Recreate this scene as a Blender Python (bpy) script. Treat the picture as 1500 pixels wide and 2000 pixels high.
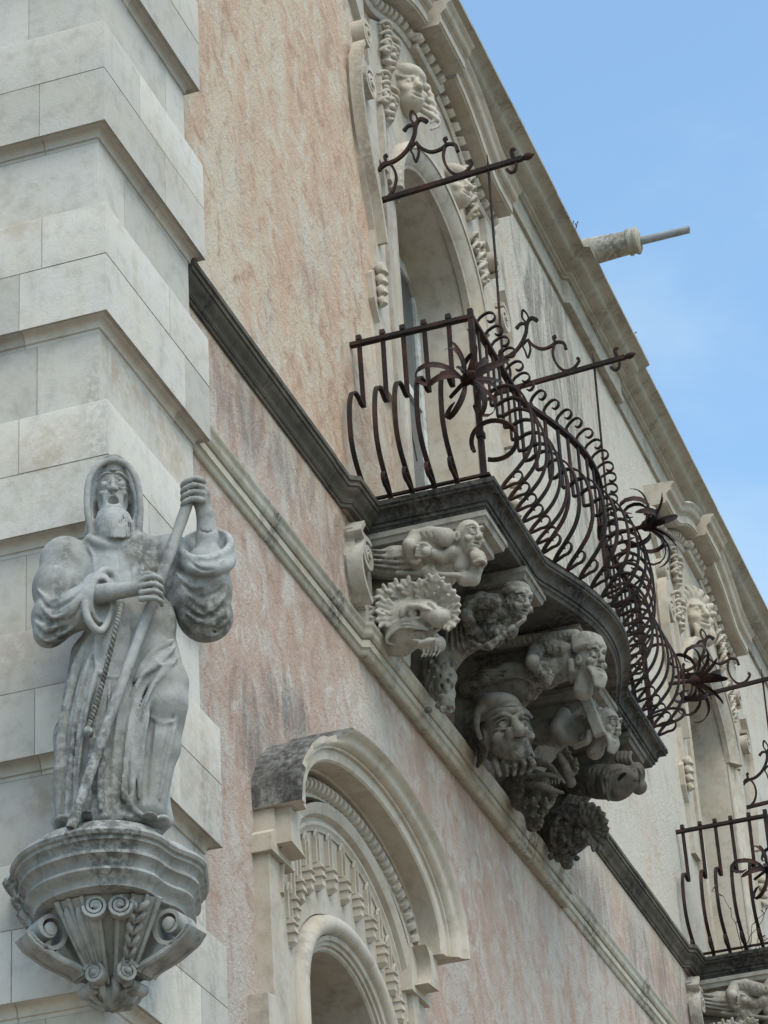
import bpy, bmesh, math, random
import numpy as np
from mathutils import Vector, Matrix, geometry
for o in list(bpy.data.objects): bpy.data.objects.remove(o)
SC = bpy.context.scene
COL = SC.collection
R = math.radians
random.seed(7)

# ------------------------------------------------------------------ camera
FPX = 5664.0
def cam_matrix(yaw, pitch, roll):
    cp, sp = math.cos(pitch), math.sin(pitch)
    f = np.array([math.sin(yaw)*cp, math.cos(yaw)*cp, sp])
    r = np.array([math.cos(yaw), -math.sin(yaw), 0.0])
    u = np.cross(r, f)
    r2 = math.cos(roll)*r + math.sin(roll)*u
    u2 = -math.sin(roll)*r + math.cos(roll)*u
    return np.array([r2, -u2, f])
CM = cam_matrix(R(72.805), R(29.654), R(-3.67))
CP = np.array([-11.00951, -4.77395, 1.6])
cam = bpy.data.cameras.new('camera'); camo = bpy.data.objects.new('camera', cam); COL.objects.link(camo)
cam.sensor_fit = 'VERTICAL'; cam.sensor_height = 36.0; cam.lens = FPX/2000*36.0
cam.clip_start = 0.1; cam.clip_end = 2000
mw = Matrix.Identity(4)
for i in range(3):
    mw[i][0] = CM[0][i]; mw[i][1] = -CM[1][i]; mw[i][2] = -CM[2][i]; mw[i][3] = CP[i]
camo.matrix_world = mw
SC.camera = camo
SC.render.resolution_x = 768; SC.render.resolution_y = 1024

def ray(px, py): return CM.T @ np.array([(px-750)/FPX, (py-1000)/FPX, 1.0])
def onY(px, py, Y):            # photo pixel -> point on the plane y = Y (facade planes)
    r = ray(px, py); s = (Y-CP[1])/r[1]; return CP + s*r
def onX(px, py, X):            # photo pixel -> point on the plane x = X (sides of the balcony)
    r = ray(px, py); s = (X-CP[0])/r[0]; return CP + s*r
def onZ(px, py, Z):
    r = ray(px, py); s = (Z-CP[2])/r[2]; return CP + s*r

# ------------------------------------------------------------------ sky, sun, exposure
SUN_EL, SUN_AZ = 56.0, 222.0     # azimuth clockwise from +Y
world = bpy.data.worlds.new('World'); SC.world = world; world.use_nodes = True
wn = world.node_tree; wn.nodes.clear()
sky = wn.nodes.new('ShaderNodeTexSky'); sky.sky_type = 'NISHITA'; sky.sun_disc = False
sky.sun_elevation = R(SUN_EL); sky.sun_rotation = R(SUN_AZ)
sky.air_density = 1.3; sky.dust_density = 2.0; sky.ozone_density = 1.0
bg = wn.nodes.new('ShaderNodeBackground'); bg.inputs[1].default_value = 0.15
wo = wn.nodes.new('ShaderNodeOutputWorld')
tint = wn.nodes.new('ShaderNodeMix'); tint.data_type = 'RGBA'; tint.blend_type = 'MULTIPLY'; tint.inputs[0].default_value = 1.0
tint.inputs[7].default_value = (.87, 1.015, 1.02, 1); wn.links.new(sky.outputs[0], tint.inputs[6])
tc = wn.nodes.new('ShaderNodeTexCoord'); cmap = wn.nodes.new('ShaderNodeMapping'); cmap.inputs['Scale'].default_value = (1.6, 1.6, 3.2); wn.links.new(tc.outputs['Generated'], cmap.inputs[0])
cn = wn.nodes.new('ShaderNodeTexNoise'); cn.inputs['Scale'].default_value = 2.2; cn.inputs['Detail'].default_value = 7; cn.inputs['Roughness'].default_value = .55; cn.inputs['Distortion'].default_value = .6; wn.links.new(cmap.outputs[0], cn.inputs['Vector'])
cr = wn.nodes.new('ShaderNodeMapRange'); cr.interpolation_type = 'SMOOTHSTEP'; cr.inputs[1].default_value = .46; cr.inputs[2].default_value = .78; cr.inputs[4].default_value = .42; wn.links.new(cn.outputs[0], cr.inputs[0])
cl = wn.nodes.new('ShaderNodeMix'); cl.data_type = 'RGBA'; cl.inputs[7].default_value = (3.0, 3.5, 3.8, 1); wn.links.new(cr.outputs[0], cl.inputs[0]); wn.links.new(tint.outputs[2], cl.inputs[6])
wn.links.new(cl.outputs[2], bg.inputs[0]); wn.links.new(bg.outputs[0], wo.inputs[0])
sl = bpy.data.lights.new('sun', 'SUN'); so = bpy.data.objects.new('sun', sl); COL.objects.link(so)
sl.energy = 1.25; sl.angle = R(42); sl.color = (1.0, 0.865, 0.73)
sd = Vector((math.sin(R(SUN_AZ))*math.cos(R(SUN_EL)), math.cos(R(SUN_AZ))*math.cos(R(SUN_EL)), math.sin(R(SUN_EL))))
so.rotation_euler = sd.to_track_quat('Z', 'Y').to_euler(); so.location = sd*60
SC.view_settings.view_transform = 'Standard'; SC.view_settings.look = 'None'
SC.view_settings.exposure = 0.84; SC.view_settings.gamma = 1.0

# ------------------------------------------------------------------ materials
class NT:
    def __init__(s, name):
        s.m = bpy.data.materials.new(name); s.m.use_nodes = True
        s.t = s.m.node_tree; s.t.nodes.clear()
        s.out = s.t.nodes.new('ShaderNodeOutputMaterial')
        s.b = s.t.nodes.new('ShaderNodeBsdfPrincipled')
        s.t.links.new(s.b.outputs[0], s.out.inputs[0])
        s.b.inputs['Specular IOR Level'].default_value = 0.25
        s.pos = s.n('ShaderNodeNewGeometry').outputs['Position']
        s._rand = None
    def n(s, typ, **kw):
        nd = s.t.nodes.new(typ)
        for k, v in kw.items(): setattr(nd, k, v)
        return nd
    def set(s, sock, v):
        if isinstance(v, bpy.types.NodeSocket): s.t.links.new(v, sock)
        elif isinstance(v, (tuple, list)) and len(v) == 3 and sock.type == 'RGBA': sock.default_value = (*v, 1)
        else: sock.default_value = v
    def rand(s):
        if s._rand is None: s._rand = s.n('ShaderNodeObjectInfo').outputs['Random']
        return s._rand
    def scale(s, v, sc):
        nd = s.n('ShaderNodeMapping'); s.set(nd.inputs[0], v); nd.inputs['Scale'].default_value = sc; return nd.outputs[0]
    def noise(s, scale=5, detail=6, rough=.6, vec=None, st=None, dist=0.0):
        nd = s.n('ShaderNodeTexNoise'); v = vec if vec is not None else s.pos
        if st: v = s.scale(v, st)
        s.set(nd.inputs['Vector'], v); nd.inputs['Scale'].default_value = scale
        nd.inputs['Detail'].default_value = detail; nd.inputs['Roughness'].default_value = rough
        nd.inputs['Distortion'].default_value = dist
        return nd.outputs[0]
    def math(s, op, a, b=0.0, clamp=False):
        nd = s.n('ShaderNodeMath', operation=op, use_clamp=clamp); s.set(nd.inputs[0], a); s.set(nd.inputs[1], b); return nd.outputs[0]
    def ramp(s, f, lo, hi, a=0.0, b=1.0):
        nd = s.n('ShaderNodeMapRange', interpolation_type='SMOOTHSTEP'); s.set(nd.inputs[0], f)
        nd.inputs[1].default_value = lo; nd.inputs[2].default_value = hi
        nd.inputs[3].default_value = a; nd.inputs[4].default_value = b; return nd.outputs[0]
    def mix(s, f, a, b, mode='MIX'):
        nd = s.n('ShaderNodeMix', data_type='RGBA', blend_type=mode)
        s.set(nd.inputs[0], f); s.set(nd.inputs[6], a); s.set(nd.inputs[7], b); return nd.outputs[2]
    def blob(s, c, r, soft=.9):     # 1 inside an ellipsoid region of the wall, fading out: the shape of a stain
        nd = s.n('ShaderNodeMapping', vector_type='TEXTURE'); s.set(nd.inputs[0], s.pos)
        nd.inputs['Location'].default_value = c; nd.inputs['Scale'].default_value = r
        ln = s.n('ShaderNodeVectorMath', operation='LENGTH'); s.set(ln.inputs[0], nd.outputs[0])
        return s.ramp(ln.outputs['Value'], 1.0, 1.0-soft)
    def axis(s, k):
        nd = s.n('ShaderNodeSeparateXYZ'); s.set(nd.inputs[0], s.pos); return nd.outputs[k]
    def done(s, col, rough=.9, bump=None, bs=.3, bd=.01, metal=0.0):
        s.set(s.b.inputs['Base Color'], col); s.set(s.b.inputs['Roughness'], rough); s.b.inputs['Metallic'].default_value = metal
        if bump is not None:
            nd = s.n('ShaderNodeBump'); nd.inputs['Strength'].default_value = bs; nd.inputs['Distance'].default_value = bd
            s.set(nd.inputs['Height'], bump); s.set(s.b.inputs['Normal'], nd.outputs[0])
        return s.m

def stone_mat(name, base, dark, warm, soot=(.05, .05, .05), k_dark=.5, k_soot=.35, soot_lo=.6, rnd=.12, streak=True, bs=.35, sc=1.0, blobs=(), bcol=(.07, .068, .06)):
    m = NT(name)
    n1 = m.noise(2.3*sc, 8, .65); n2 = m.noise(9*sc, 6, .6); n3 = m.noise(1.1*sc, 5, .55, st=(1.6, 1.6, .35) if streak else None, dist=.4)
    fine = m.noise(70, 4, .7); mid = m.noise(26, 5, .65)
    c = m.mix(m.ramp(n1, .38, .68), base, warm)
    c = m.mix(m.math('MULTIPLY', m.ramp(n2, .45, .72), k_dark), c, dark)
    c = m.mix(m.math('MULTIPLY', m.math('MULTIPLY', m.ramp(n3, soot_lo, soot_lo+.16), m.ramp(mid, .35, .6)), k_soot), c, soot)
    c = m.mix(m.math('MULTIPLY', m.ramp(fine, .58, .75), .35), c, dark)
    for bc, br_, bk in blobs:      # lichen and soot grown in particular places
        g = m.math('MULTIPLY', m.blob(bc, br_), m.ramp(m.math('ADD', m.math('MULTIPLY', n2, .6), m.math('MULTIPLY', mid, .4)), .36, .56)); c = m.mix(m.math('MULTIPLY', g, bk), c, bcol)
    v = m.math('ADD', m.math('MULTIPLY', m.rand(), rnd*2), 1-rnd)
    hs = m.n('ShaderNodeHueSaturation'); m.set(hs.inputs['Value'], v); m.set(hs.inputs['Color'], c)
    b = m.math('ADD', m.math('MULTIPLY', fine, .5), mid)
    return m.done(hs.outputs[0], m.ramp(n2, .3, .7, .82, .97), b, bs, .006)

M = {}
M['pier'] = stone_mat('pale_limestone_ashlar', (.455, .438, .410), (.31, .288, .252), (.465, .435, .38), soot=(.20, .19, .17), k_soot=.6, soot_lo=.54, rnd=.15, bs=.5,
    blobs=[(tuple(onY(240, 730, .07)), (.45, .3, .22), .75), (tuple(onY(330, 860, .07)), (.45, .3, .35), .6), (tuple(onX(90, 880, 0)), (.3, .28, .26), .55), (tuple(onX(85, 1560, .07)), (.3, .16, .22), .6), (tuple(onX(50, 430, 0)), (.3, .3, .2), .45), (tuple(onY(330, 330, 0)), (.5, .3, .3), .4), (tuple(onY(390, 1500, 0)), (.5, .3, .5), .4), (tuple(onX(40, 1250, 0)), (.3, .3, .3), .5)], bcol=(.33, .265, .195))
M['trim'] = stone_mat('carved_limestone', (.445, .410, .360), (.26, .225, .18), (.40, .352, .28), soot=(.13, .12, .10), k_soot=.5, soot_lo=.55, rnd=.05)
M['string'] = stone_mat('string_limestone', (.40, .385, .33), (.19, .165, .13), (.36, .32, .25), soot=(.09, .08, .07), k_soot=.75, soot_lo=.50, rnd=.10)
M['cornice'] = stone_mat('cornice_limestone', (.33, .315, .275), (.19, .175, .15), (.30, .275, .22), soot=(.10, .09, .08), k_soot=.6, soot_lo=.5, rnd=.10)
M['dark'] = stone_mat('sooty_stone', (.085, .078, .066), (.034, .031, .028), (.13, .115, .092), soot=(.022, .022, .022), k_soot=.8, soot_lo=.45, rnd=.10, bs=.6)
M['slab'] = stone_mat('sooty_slab', (.080, .078, .075), (.030, .029, .028), (.125, .118, .105), soot=(.014, .014, .014), k_soot=.85, soot_lo=.42, rnd=.0, bs=.6, streak=False)
M['statue'] = stone_mat('grey_statue_stone', (.325, .335, .33), (.15, .15, .145), (.24, .24, .225), soot=(.055, .055, .05), k_soot=.8, soot_lo=.49, rnd=.0, bs=.6, sc=1.6,
    blobs=[(tuple(onX(395, 1195, -.15)), (.32, .32, .26), .85), (tuple(onX(340, 1130, -.15)), (.25, .14, .2), .8), (tuple(onX(115, 1150, -.25)), (.3, .13, .16), .75), (tuple(onX(222, 905, -.2)), (.25, .13, .06), .9), (tuple(onX(395, 960, -.2)), (.2, .09, .12), .6), (tuple(onX(280, 1090, -.25)), (.25, .12, .12), .6), (tuple(onX(360, 1695, -.25)), (.3, .2, .13), .75), (tuple(onX(60, 1740, -.2)), (.3, .14, .16), .4), (tuple(onX(210, 1870, -.2)), (.3, .25, .12), .3), (tuple(onX(265, 1580, -.25)), (.3, .14, .12), .5)])
M['carve'] = stone_mat('sooty_carving', (.235, .23, .21), (.10, .095, .085), (.19, .18, .155), soot=(.045, .043, .04), k_soot=.8, soot_lo=.46, rnd=.12, bs=.5, sc=1.5)
M['carve_dark'] = stone_mat('blackened_carving', (.115, .11, .10), (.045, .042, .04), (.14, .125, .10), soot=(.025, .025, .025), k_soot=.8, soot_lo=.45, rnd=.1, bs=.5, sc=1.5)
M['carve_light'] = stone_mat('pale_carving', (.36, .35, .315), (.17, .155, .13), (.30, .28, .235), soot=(.08, .075, .07), k_soot=.7, soot_lo=.5, rnd=.1, bs=.5, sc=1.5)
M['moss'] = stone_mat('lichen_stone', (.10, .10, .095), (.02, .02, .02), (.26, .26, .25), soot=(.02, .02, .02), k_soot=.7, soot_lo=.42, rnd=.0, bs=.9, sc=3)
M['mortar'] = stone_mat('mortar', (.36, .335, .29), (.17, .155, .135), (.42, .39, .34), rnd=0)
M['soffit'] = stone_mat('brown_soffit_stone', (.33, .30, .25), (.22, .19, .15), (.30, .27, .21), soot=(.12, .10, .08), k_soot=.4, rnd=.05)

def iron_mat():
    m = NT('rusty_wrought_iron'); n1 = m.noise(6, 6, .6); n2 = m.noise(60, 5, .7)
    c = m.mix(m.ramp(n1, .46, .62), (.013, .011, .011), (.042, .019, .015))
    c = m.mix(m.math('MULTIPLY', m.ramp(n2, .5, .7), .5), c, (.075, .034, .023))
    return m.done(c, .8, n2, .4, .003)
M['iron'] = iron_mat()
def petal_mat():
    m = NT('rusted_sheet_iron'); n1 = m.noise(9, 6, .6); n2 = m.noise(60, 5, .7)
    c = m.mix(m.ramp(n1, .45, .6), (.018, .011, .011), (.045, .017, .013))
    return m.done(c, .75, n2, .4, .003)
M['petal'] = petal_mat()

def plaster_mat():
    m = NT('weathered_plaster'); x = m.axis(0); z = m.axis(2)
    big = m.noise(.55, 6, .6, dist=.5); st = m.noise(1.5, 8, .62, st=(1.3, 1.3, .32), dist=.5)
    pat = m.noise(3.2, 9, .68, st=(1, 1, .6), dist=.8); fine = m.noise(34, 6, .7, st=(1, 1, .95), dist=.4); grit = m.noise(120, 4, .7)
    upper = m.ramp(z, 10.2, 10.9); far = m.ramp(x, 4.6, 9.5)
    peach = m.mix(upper, (.44, .325, .268), (.525, .370, .268))
    cream = m.mix(upper, (.475, .425, .380), (.55, .475, .375))
    pale = (.50, .49, .455)
    low = m.math('MULTIPLY', m.ramp(z, 9.0, 7.6), .55)
    mid = m.noise(5.0, 8, .64, st=(1, 1, .85), dist=.9); mid2 = m.noise(14, 7, .65, st=(1, 1, .9), dist=.8)
    c = m.mix(m.ramp(m.math('ADD', m.math('MULTIPLY', st, .55), m.math('MULTIPLY', mid, .45)), .43, .58), peach, cream)
    c = m.mix(m.math('MULTIPLY', m.ramp(m.math('ADD', m.math('MULTIPLY', big, .6), m.math('MULTIPLY', pat, .5)), .54, .72), .75), c, pale)
    c = m.mix(m.math('MULTIPLY', low, m.ramp(st, .40, .62)), c, (.42, .375, .345))
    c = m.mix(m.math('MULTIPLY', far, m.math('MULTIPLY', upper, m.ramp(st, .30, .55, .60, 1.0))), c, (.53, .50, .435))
    # rusty orange washes, thin worn patches, pale flakes and pits
    nf = m.math('SUBTRACT', 1.0, m.math('MULTIPLY', far, .6))
    c = m.mix(m.math('MULTIPLY', m.math('MULTIPLY', m.ramp(pat, .52, .68), .60), nf), c, (.36, .22, .15))
    c = m.mix(m.math('MULTIPLY', m.ramp(mid, .54, .66), .42), c, (.58, .54, .48))
    c = m.mix(m.math('MULTIPLY', m.math('MULTIPLY', m.ramp(mid, .46, .34), .45), nf), c, (.30, .195, .145))
    c = m.mix(m.math('MULTIPLY', m.ramp(mid2, .56, .70), .22), c, (.60, .56, .50))
    c = m.mix(m.math('MULTIPLY', m.ramp(mid2, .42, .30), .26), c, (.25, .19, .155))
    c = m.mix(m.math('MULTIPLY', m.ramp(fine, .59, .70), .28), c, (.62, .58, .52))
    c = m.mix(m.math('MULTIPLY', m.ramp(fine, .40, .31), .42), c, (.20, .155, .13))
    # soot and damp marks with a shape of their own
    drip = m.noise(2.6, 10, .72, st=(1.5, 1.5, .38), dist=1.2)
    def stain(c, blobs, col, k, lo, hi):
        f = None
        for b in blobs:
            g = m.blob(*b); f = g if f is None else m.math('MAXIMUM', f, g)
        g = m.math('MULTIPLY', m.ramp(m.math('ADD', drip, m.math('MULTIPLY', f, .22)), lo, hi), m.math('MULTIPLY', m.ramp(f, .0, .35), k))
        return m.mix(m.math('MULTIPLY', g, m.ramp(fine, .30, .58, .55, 1.0)), c, col)
    c = stain(c, [((2.4, .15, 10.35), (2.4, 1, .55)), ((3.9, .15, 10.2), (.9, 1, .8))], (.14, .125, .115), .55, .60, .84)
    c = stain(c, [((10.4, .15, 15.4), (2.6, 1, 2.2)), ((11.2, .15, 13.4), (2.4, 1, 2.6))], (.13, .12, .115), .8, .58, .80)
    c = stain(c, [((2.2, .15, 8.3), (.62, 1, .62)), ((2.9, .15, 8.72), (.7, 1, .38))], (.085, .088, .086), .65, .54, .80)
    c = stain(c, [((12.0, .15, 10.0), (3.4, 1, 1.2)), ((9.5, .15, 10.0), (1.6, 1, .9)), ((19, .15, 13.0), (2.6, 1, 3.0))], (.14, .125, .12), .6, .58, .82)
    hgt = m.math('ADD', m.math('MULTIPLY', fine, 1.0), m.math('ADD', m.math('MULTIPLY', grit, .45), m.math('MULTIPLY', mid2, 1.2)))
    return m.done(c, .95, hgt, .9, .016)
M['plaster'] = plaster_mat()
def simple(name, col, rough=.8, n=12, var=.25):
    m = NT(name); a = m.noise(n, 5, .6)
    return m.done(m.mix(m.ramp(a, .3, .7), tuple(v*(1-var) for v in col), tuple(min(1, v*(1+var)) for v in col)), rough, a, .2, .004)
M['paint'] = simple('old_white_paint', (.52, .53, .52), .6)
M['paving'] = simple('limestone_paving', (.25, .205, .155), .85, 2)
M['tile'] = simple('roof_tile', (.30, .17, .11), .9, 5)
M['pvc'] = simple('grey_pipe', (.24, .25, .26), .5, 8)
M['room'] = simple('dark_room', (.05, .05, .05), .9, 3)
M['twig'] = simple('dry_twig', (.06, .05, .035), .9, 20)
def glass_mat():
    m = NT('window_glass'); a = m.noise(3, 3, .5)
    m.b.inputs['Specular IOR Level'].default_value = .8
    return m.done(m.mix(a, (.05, .06, .07), (.10, .115, .125)), .12, a, .05, .01)
M['glass'] = glass_mat()

# ------------------------------------------------------------------ mesh helpers
class MB:
    def __init__(s): s.v = []; s.f = []
    def add(s, vs, fs):
        k = len(s.v); s.v += [tuple(map(float, p)) for p in vs]; s.f += [tuple(i+k for i in f) for f in fs]
    def grid(s, rows, close_u=False, close_v=False, flip=False):   # rows: list of equal-length point lists
        nr, nc = len(rows), len(rows[0]); vs = [p for r in rows for p in r]; fs = []
        for i in range(nr if close_u else nr-1):
            for j in range(nc if close_v else nc-1):
                a = i*nc+j; b = i*nc+(j+1) % nc; c = ((i+1) % nr)*nc+(j+1) % nc; d = ((i+1) % nr)*nc+j
                fs.append((a, d, c, b) if flip else (a, b, c, d))
        s.add(vs, fs)
    def box(s, lo, hi):
        (a, b, c), (d, e, f) = lo, hi
        s.add([(a,b,c),(d,b,c),(d,e,c),(a,e,c),(a,b,f),(d,b,f),(d,e,f),(a,e,f)],
              [(0,3,2,1),(4,5,6,7),(0,1,5,4),(1,2,6,5),(2,3,7,6),(3,0,4,7)])
    def mesh(s, name, smooth=None):
        me = bpy.data.meshes.new(name); me.from_pydata(s.v, [], s.f)
        bm = bmesh.new(); bm.from_mesh(me); bmesh.ops.remove_doubles(bm, verts=bm.verts, dist=1e-5)
        bmesh.ops.recalc_face_normals(bm, faces=bm.faces); bm.to_mesh(me); bm.free()
        if smooth is not None:
            me.shade_smooth()
            if smooth < 179: me.set_sharp_from_angle(angle=R(smooth))
        return me
def obj(name, me, mat, parent=None, smooth=None, mw=None):
    if isinstance(me, MB): me = me.mesh(name, smooth)
    if mat is not None and not me.materials: me.materials.append(mat)
    o = bpy.data.objects.new(name, me); COL.objects.link(o)
    if mw is not None: o.matrix_basis = mw
    if parent is not None:
        o.parent = parent
        w = parent_world(parent); o.matrix_parent_inverse = w.inverted()
    return o
def parent_world(o):
    w = o.matrix_basis.copy()
    if o.parent is not None: w = parent_world(o.parent) @ o.matrix_parent_inverse @ w
    return w
def thing(name, label, cat, loc, group=None):
    o = bpy.data.objects.new(name, None); COL.objects.link(o); o.location = loc
    o.empty_display_size = .1; tag(o, label, cat, group); return o
def tag(o, label=None, cat=None, group=None, kind=None):
    if label: o['label'] = label
    if cat: o['category'] = cat
    if group: o['group'] = group
    if kind: o['kind'] = kind
    return o
def copy_tree(o, off=None, parent=None):
    c = o.copy(); COL.objects.link(c)
    if parent is not None:
        pi = o.matrix_parent_inverse.copy(); c.parent = parent; c.matrix_parent_inverse = pi
    if off is not None: c.location = o.location + Vector(off)
    for ch in list(o.children): copy_tree(ch, None, c)
    return c

def mitre(path, closed=False):
    P = [np.array(p, float) for p in path]; n = len(P); out = []
    for i in range(n):
        a = P[i]-P[i-1] if (i > 0 or closed) else None
        b = P[(i+1) % n]-P[i] if (i < n-1 or closed) else None
        ts = [t/np.linalg.norm(t) for t in (a, b) if t is not None and np.linalg.norm(t) > 1e-9]
        ns = [np.array([t[1], -t[0]]) for t in ts]
        m = sum(ns); m = m/np.linalg.norm(m); m = m/max(.35, float(m @ ns[0])); out.append(m)
    return P, out
def sweep_plan(mb, path, prof, solid=True, closed=False):
    """profile (outward offset, z) carried along a plan path (x, y); outward is to the right of travel"""
    P, N = mitre(path, closed); rows = []
    for p, n in zip(P, N): rows.append([(p[0]+n[0]*o, p[1]+n[1]*o, z) for o, z in prof])
    mb.grid(rows, close_u=closed, close_v=solid)
    if not closed and solid:
        k = len(mb.v); m = len(prof)
        mb.f.append(tuple(range(k-m*len(P), k-m*len(P)+m))); mb.f.append(tuple(range(k-1, k-m-1, -1)))
def sweep_face(mb, path, prof, Y, solid=True, closed=False):
    """profile (offset along the path normal, depth out of the wall) carried along a path (x, z) on the facade"""
    P, N = mitre(path, closed); rows = []
    for p, n in zip(P, N): rows.append([(p[0]+n[0]*o, Y-d, p[1]+n[1]*o) for o, d in prof])
    mb.grid(rows, close_u=closed, close_v=solid)
    if not closed and solid:
        k = len(mb.v); m = len(prof)
        mb.f.append(tuple(range(k-m*len(P), k-m*len(P)+m))); mb.f.append(tuple(range(k-1, k-m-1, -1)))
def subpath(path, s0, s1):
    P = [np.array(p, float) for p in path]; out = []; s = 0
    for a, b in zip(P[:-1], P[1:]):
        L = np.linalg.norm(b-a)
        lo, hi = max(s0, s), min(s1, s+L)
        if hi > lo+1e-9:
            q0 = a+(b-a)*(lo-s)/L; q1 = a+(b-a)*(hi-s)/L
            if not out or np.linalg.norm(out[-1]-q0) > 1e-6: out.append(q0)
            out.append(q1)
        s += L
    return out
def plen(path): return sum(np.linalg.norm(np.array(b, float)-np.array(a, float)) for a, b in zip(path[:-1], path[1:]))
def strip(mb, pts, w, t, side, taper=None, caps=True):
    """flat iron strip: width w along the fixed vector side, thickness t across it; taper(s in 0..1) scales both"""
    P = [np.array(p, float) for p in pts]; side = np.array(side, float); side /= np.linalg.norm(side); rows = []
    n = len(P)
    for i in range(n):
        T = P[min(i+1, n-1)]-P[max(i-1, 0)]; T /= max(1e-9, np.linalg.norm(T))
        S = side-T*(side @ T); S /= max(1e-9, np.linalg.norm(S)); U = np.cross(T, S)
        k = taper(i/(n-1)) if taper else 1.0
        a, b = w/2*k, t/2*k
        rows.append([P[i]+S*a+U*b, P[i]-S*a+U*b, P[i]-S*a-U*b, P[i]+S*a-U*b])
    mb.grid(rows, close_v=True)
    k = len(mb.v)
    mb.f.append((k-4, k-3, k-2, k-1)); mb.f.append((k-4*n+3, k-4*n+2, k-4*n+1, k-4*n))
def tube(mb, pts, r, seg=8):
    P = [np.array(p, float) for p in pts]; n = len(P); rows = []
    rr = r if isinstance(r, (list, tuple)) else [r]*n
    T0 = P[1]-P[0]; ref = np.array([0, 0, 1.0]) if abs(T0[2]) < .9*np.linalg.norm(T0) else np.array([1.0, 0, 0])
    for i in range(n):
        T = P[min(i+1, n-1)]-P[max(i-1, 0)]; T /= max(1e-9, np.linalg.norm(T))
        S = ref-T*(ref @ T); S /= np.linalg.norm(S); ref = S; U = np.cross(T, S)
        rows.append([P[i]+(S*math.cos(2*math.pi*j/seg)+U*math.sin(2*math.pi*j/seg))*rr[i] for j in range(seg)])
    mb.grid(rows, close_v=True)
    k = len(mb.v); mb.f.append(tuple(range(k-seg, k))); mb.f.append(tuple(range(k-seg*n+seg-1, k-seg*n-1, -1)))
def catmull(pts, n=6, closed=False):
    P = [np.array(p, float) for p in pts]; out = []
    m = len(P)
    for i in range(m if closed else m-1):
        p0 = P[(i-1) % m] if (closed or i > 0) else P[i]; p1 = P[i]; p2 = P[(i+1) % m]
        p3 = P[(i+2) % m] if (closed or i+2 < m) else p2
        for k in range(n):
            t = k/n
            out.append(.5*((2*p1)+(-p0+p2)*t+(2*p0-5*p1+4*p2-p3)*t*t+(-p0+3*p1-3*p2+p3)*t**3))
    if not closed: out.append(P[-1])
    return out
def spiral(c, r0, r1, a0, a1, n=22):   # planar spiral points (2D)
    return [(c[0]+(r0+(r1-r0)*i/(n-1))*math.cos(a0+(a1-a0)*i/(n-1)), c[1]+(r0+(r1-r0)*i/(n-1))*math.sin(a0+(a1-a0)*i/(n-1))) for i in range(n)]

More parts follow.
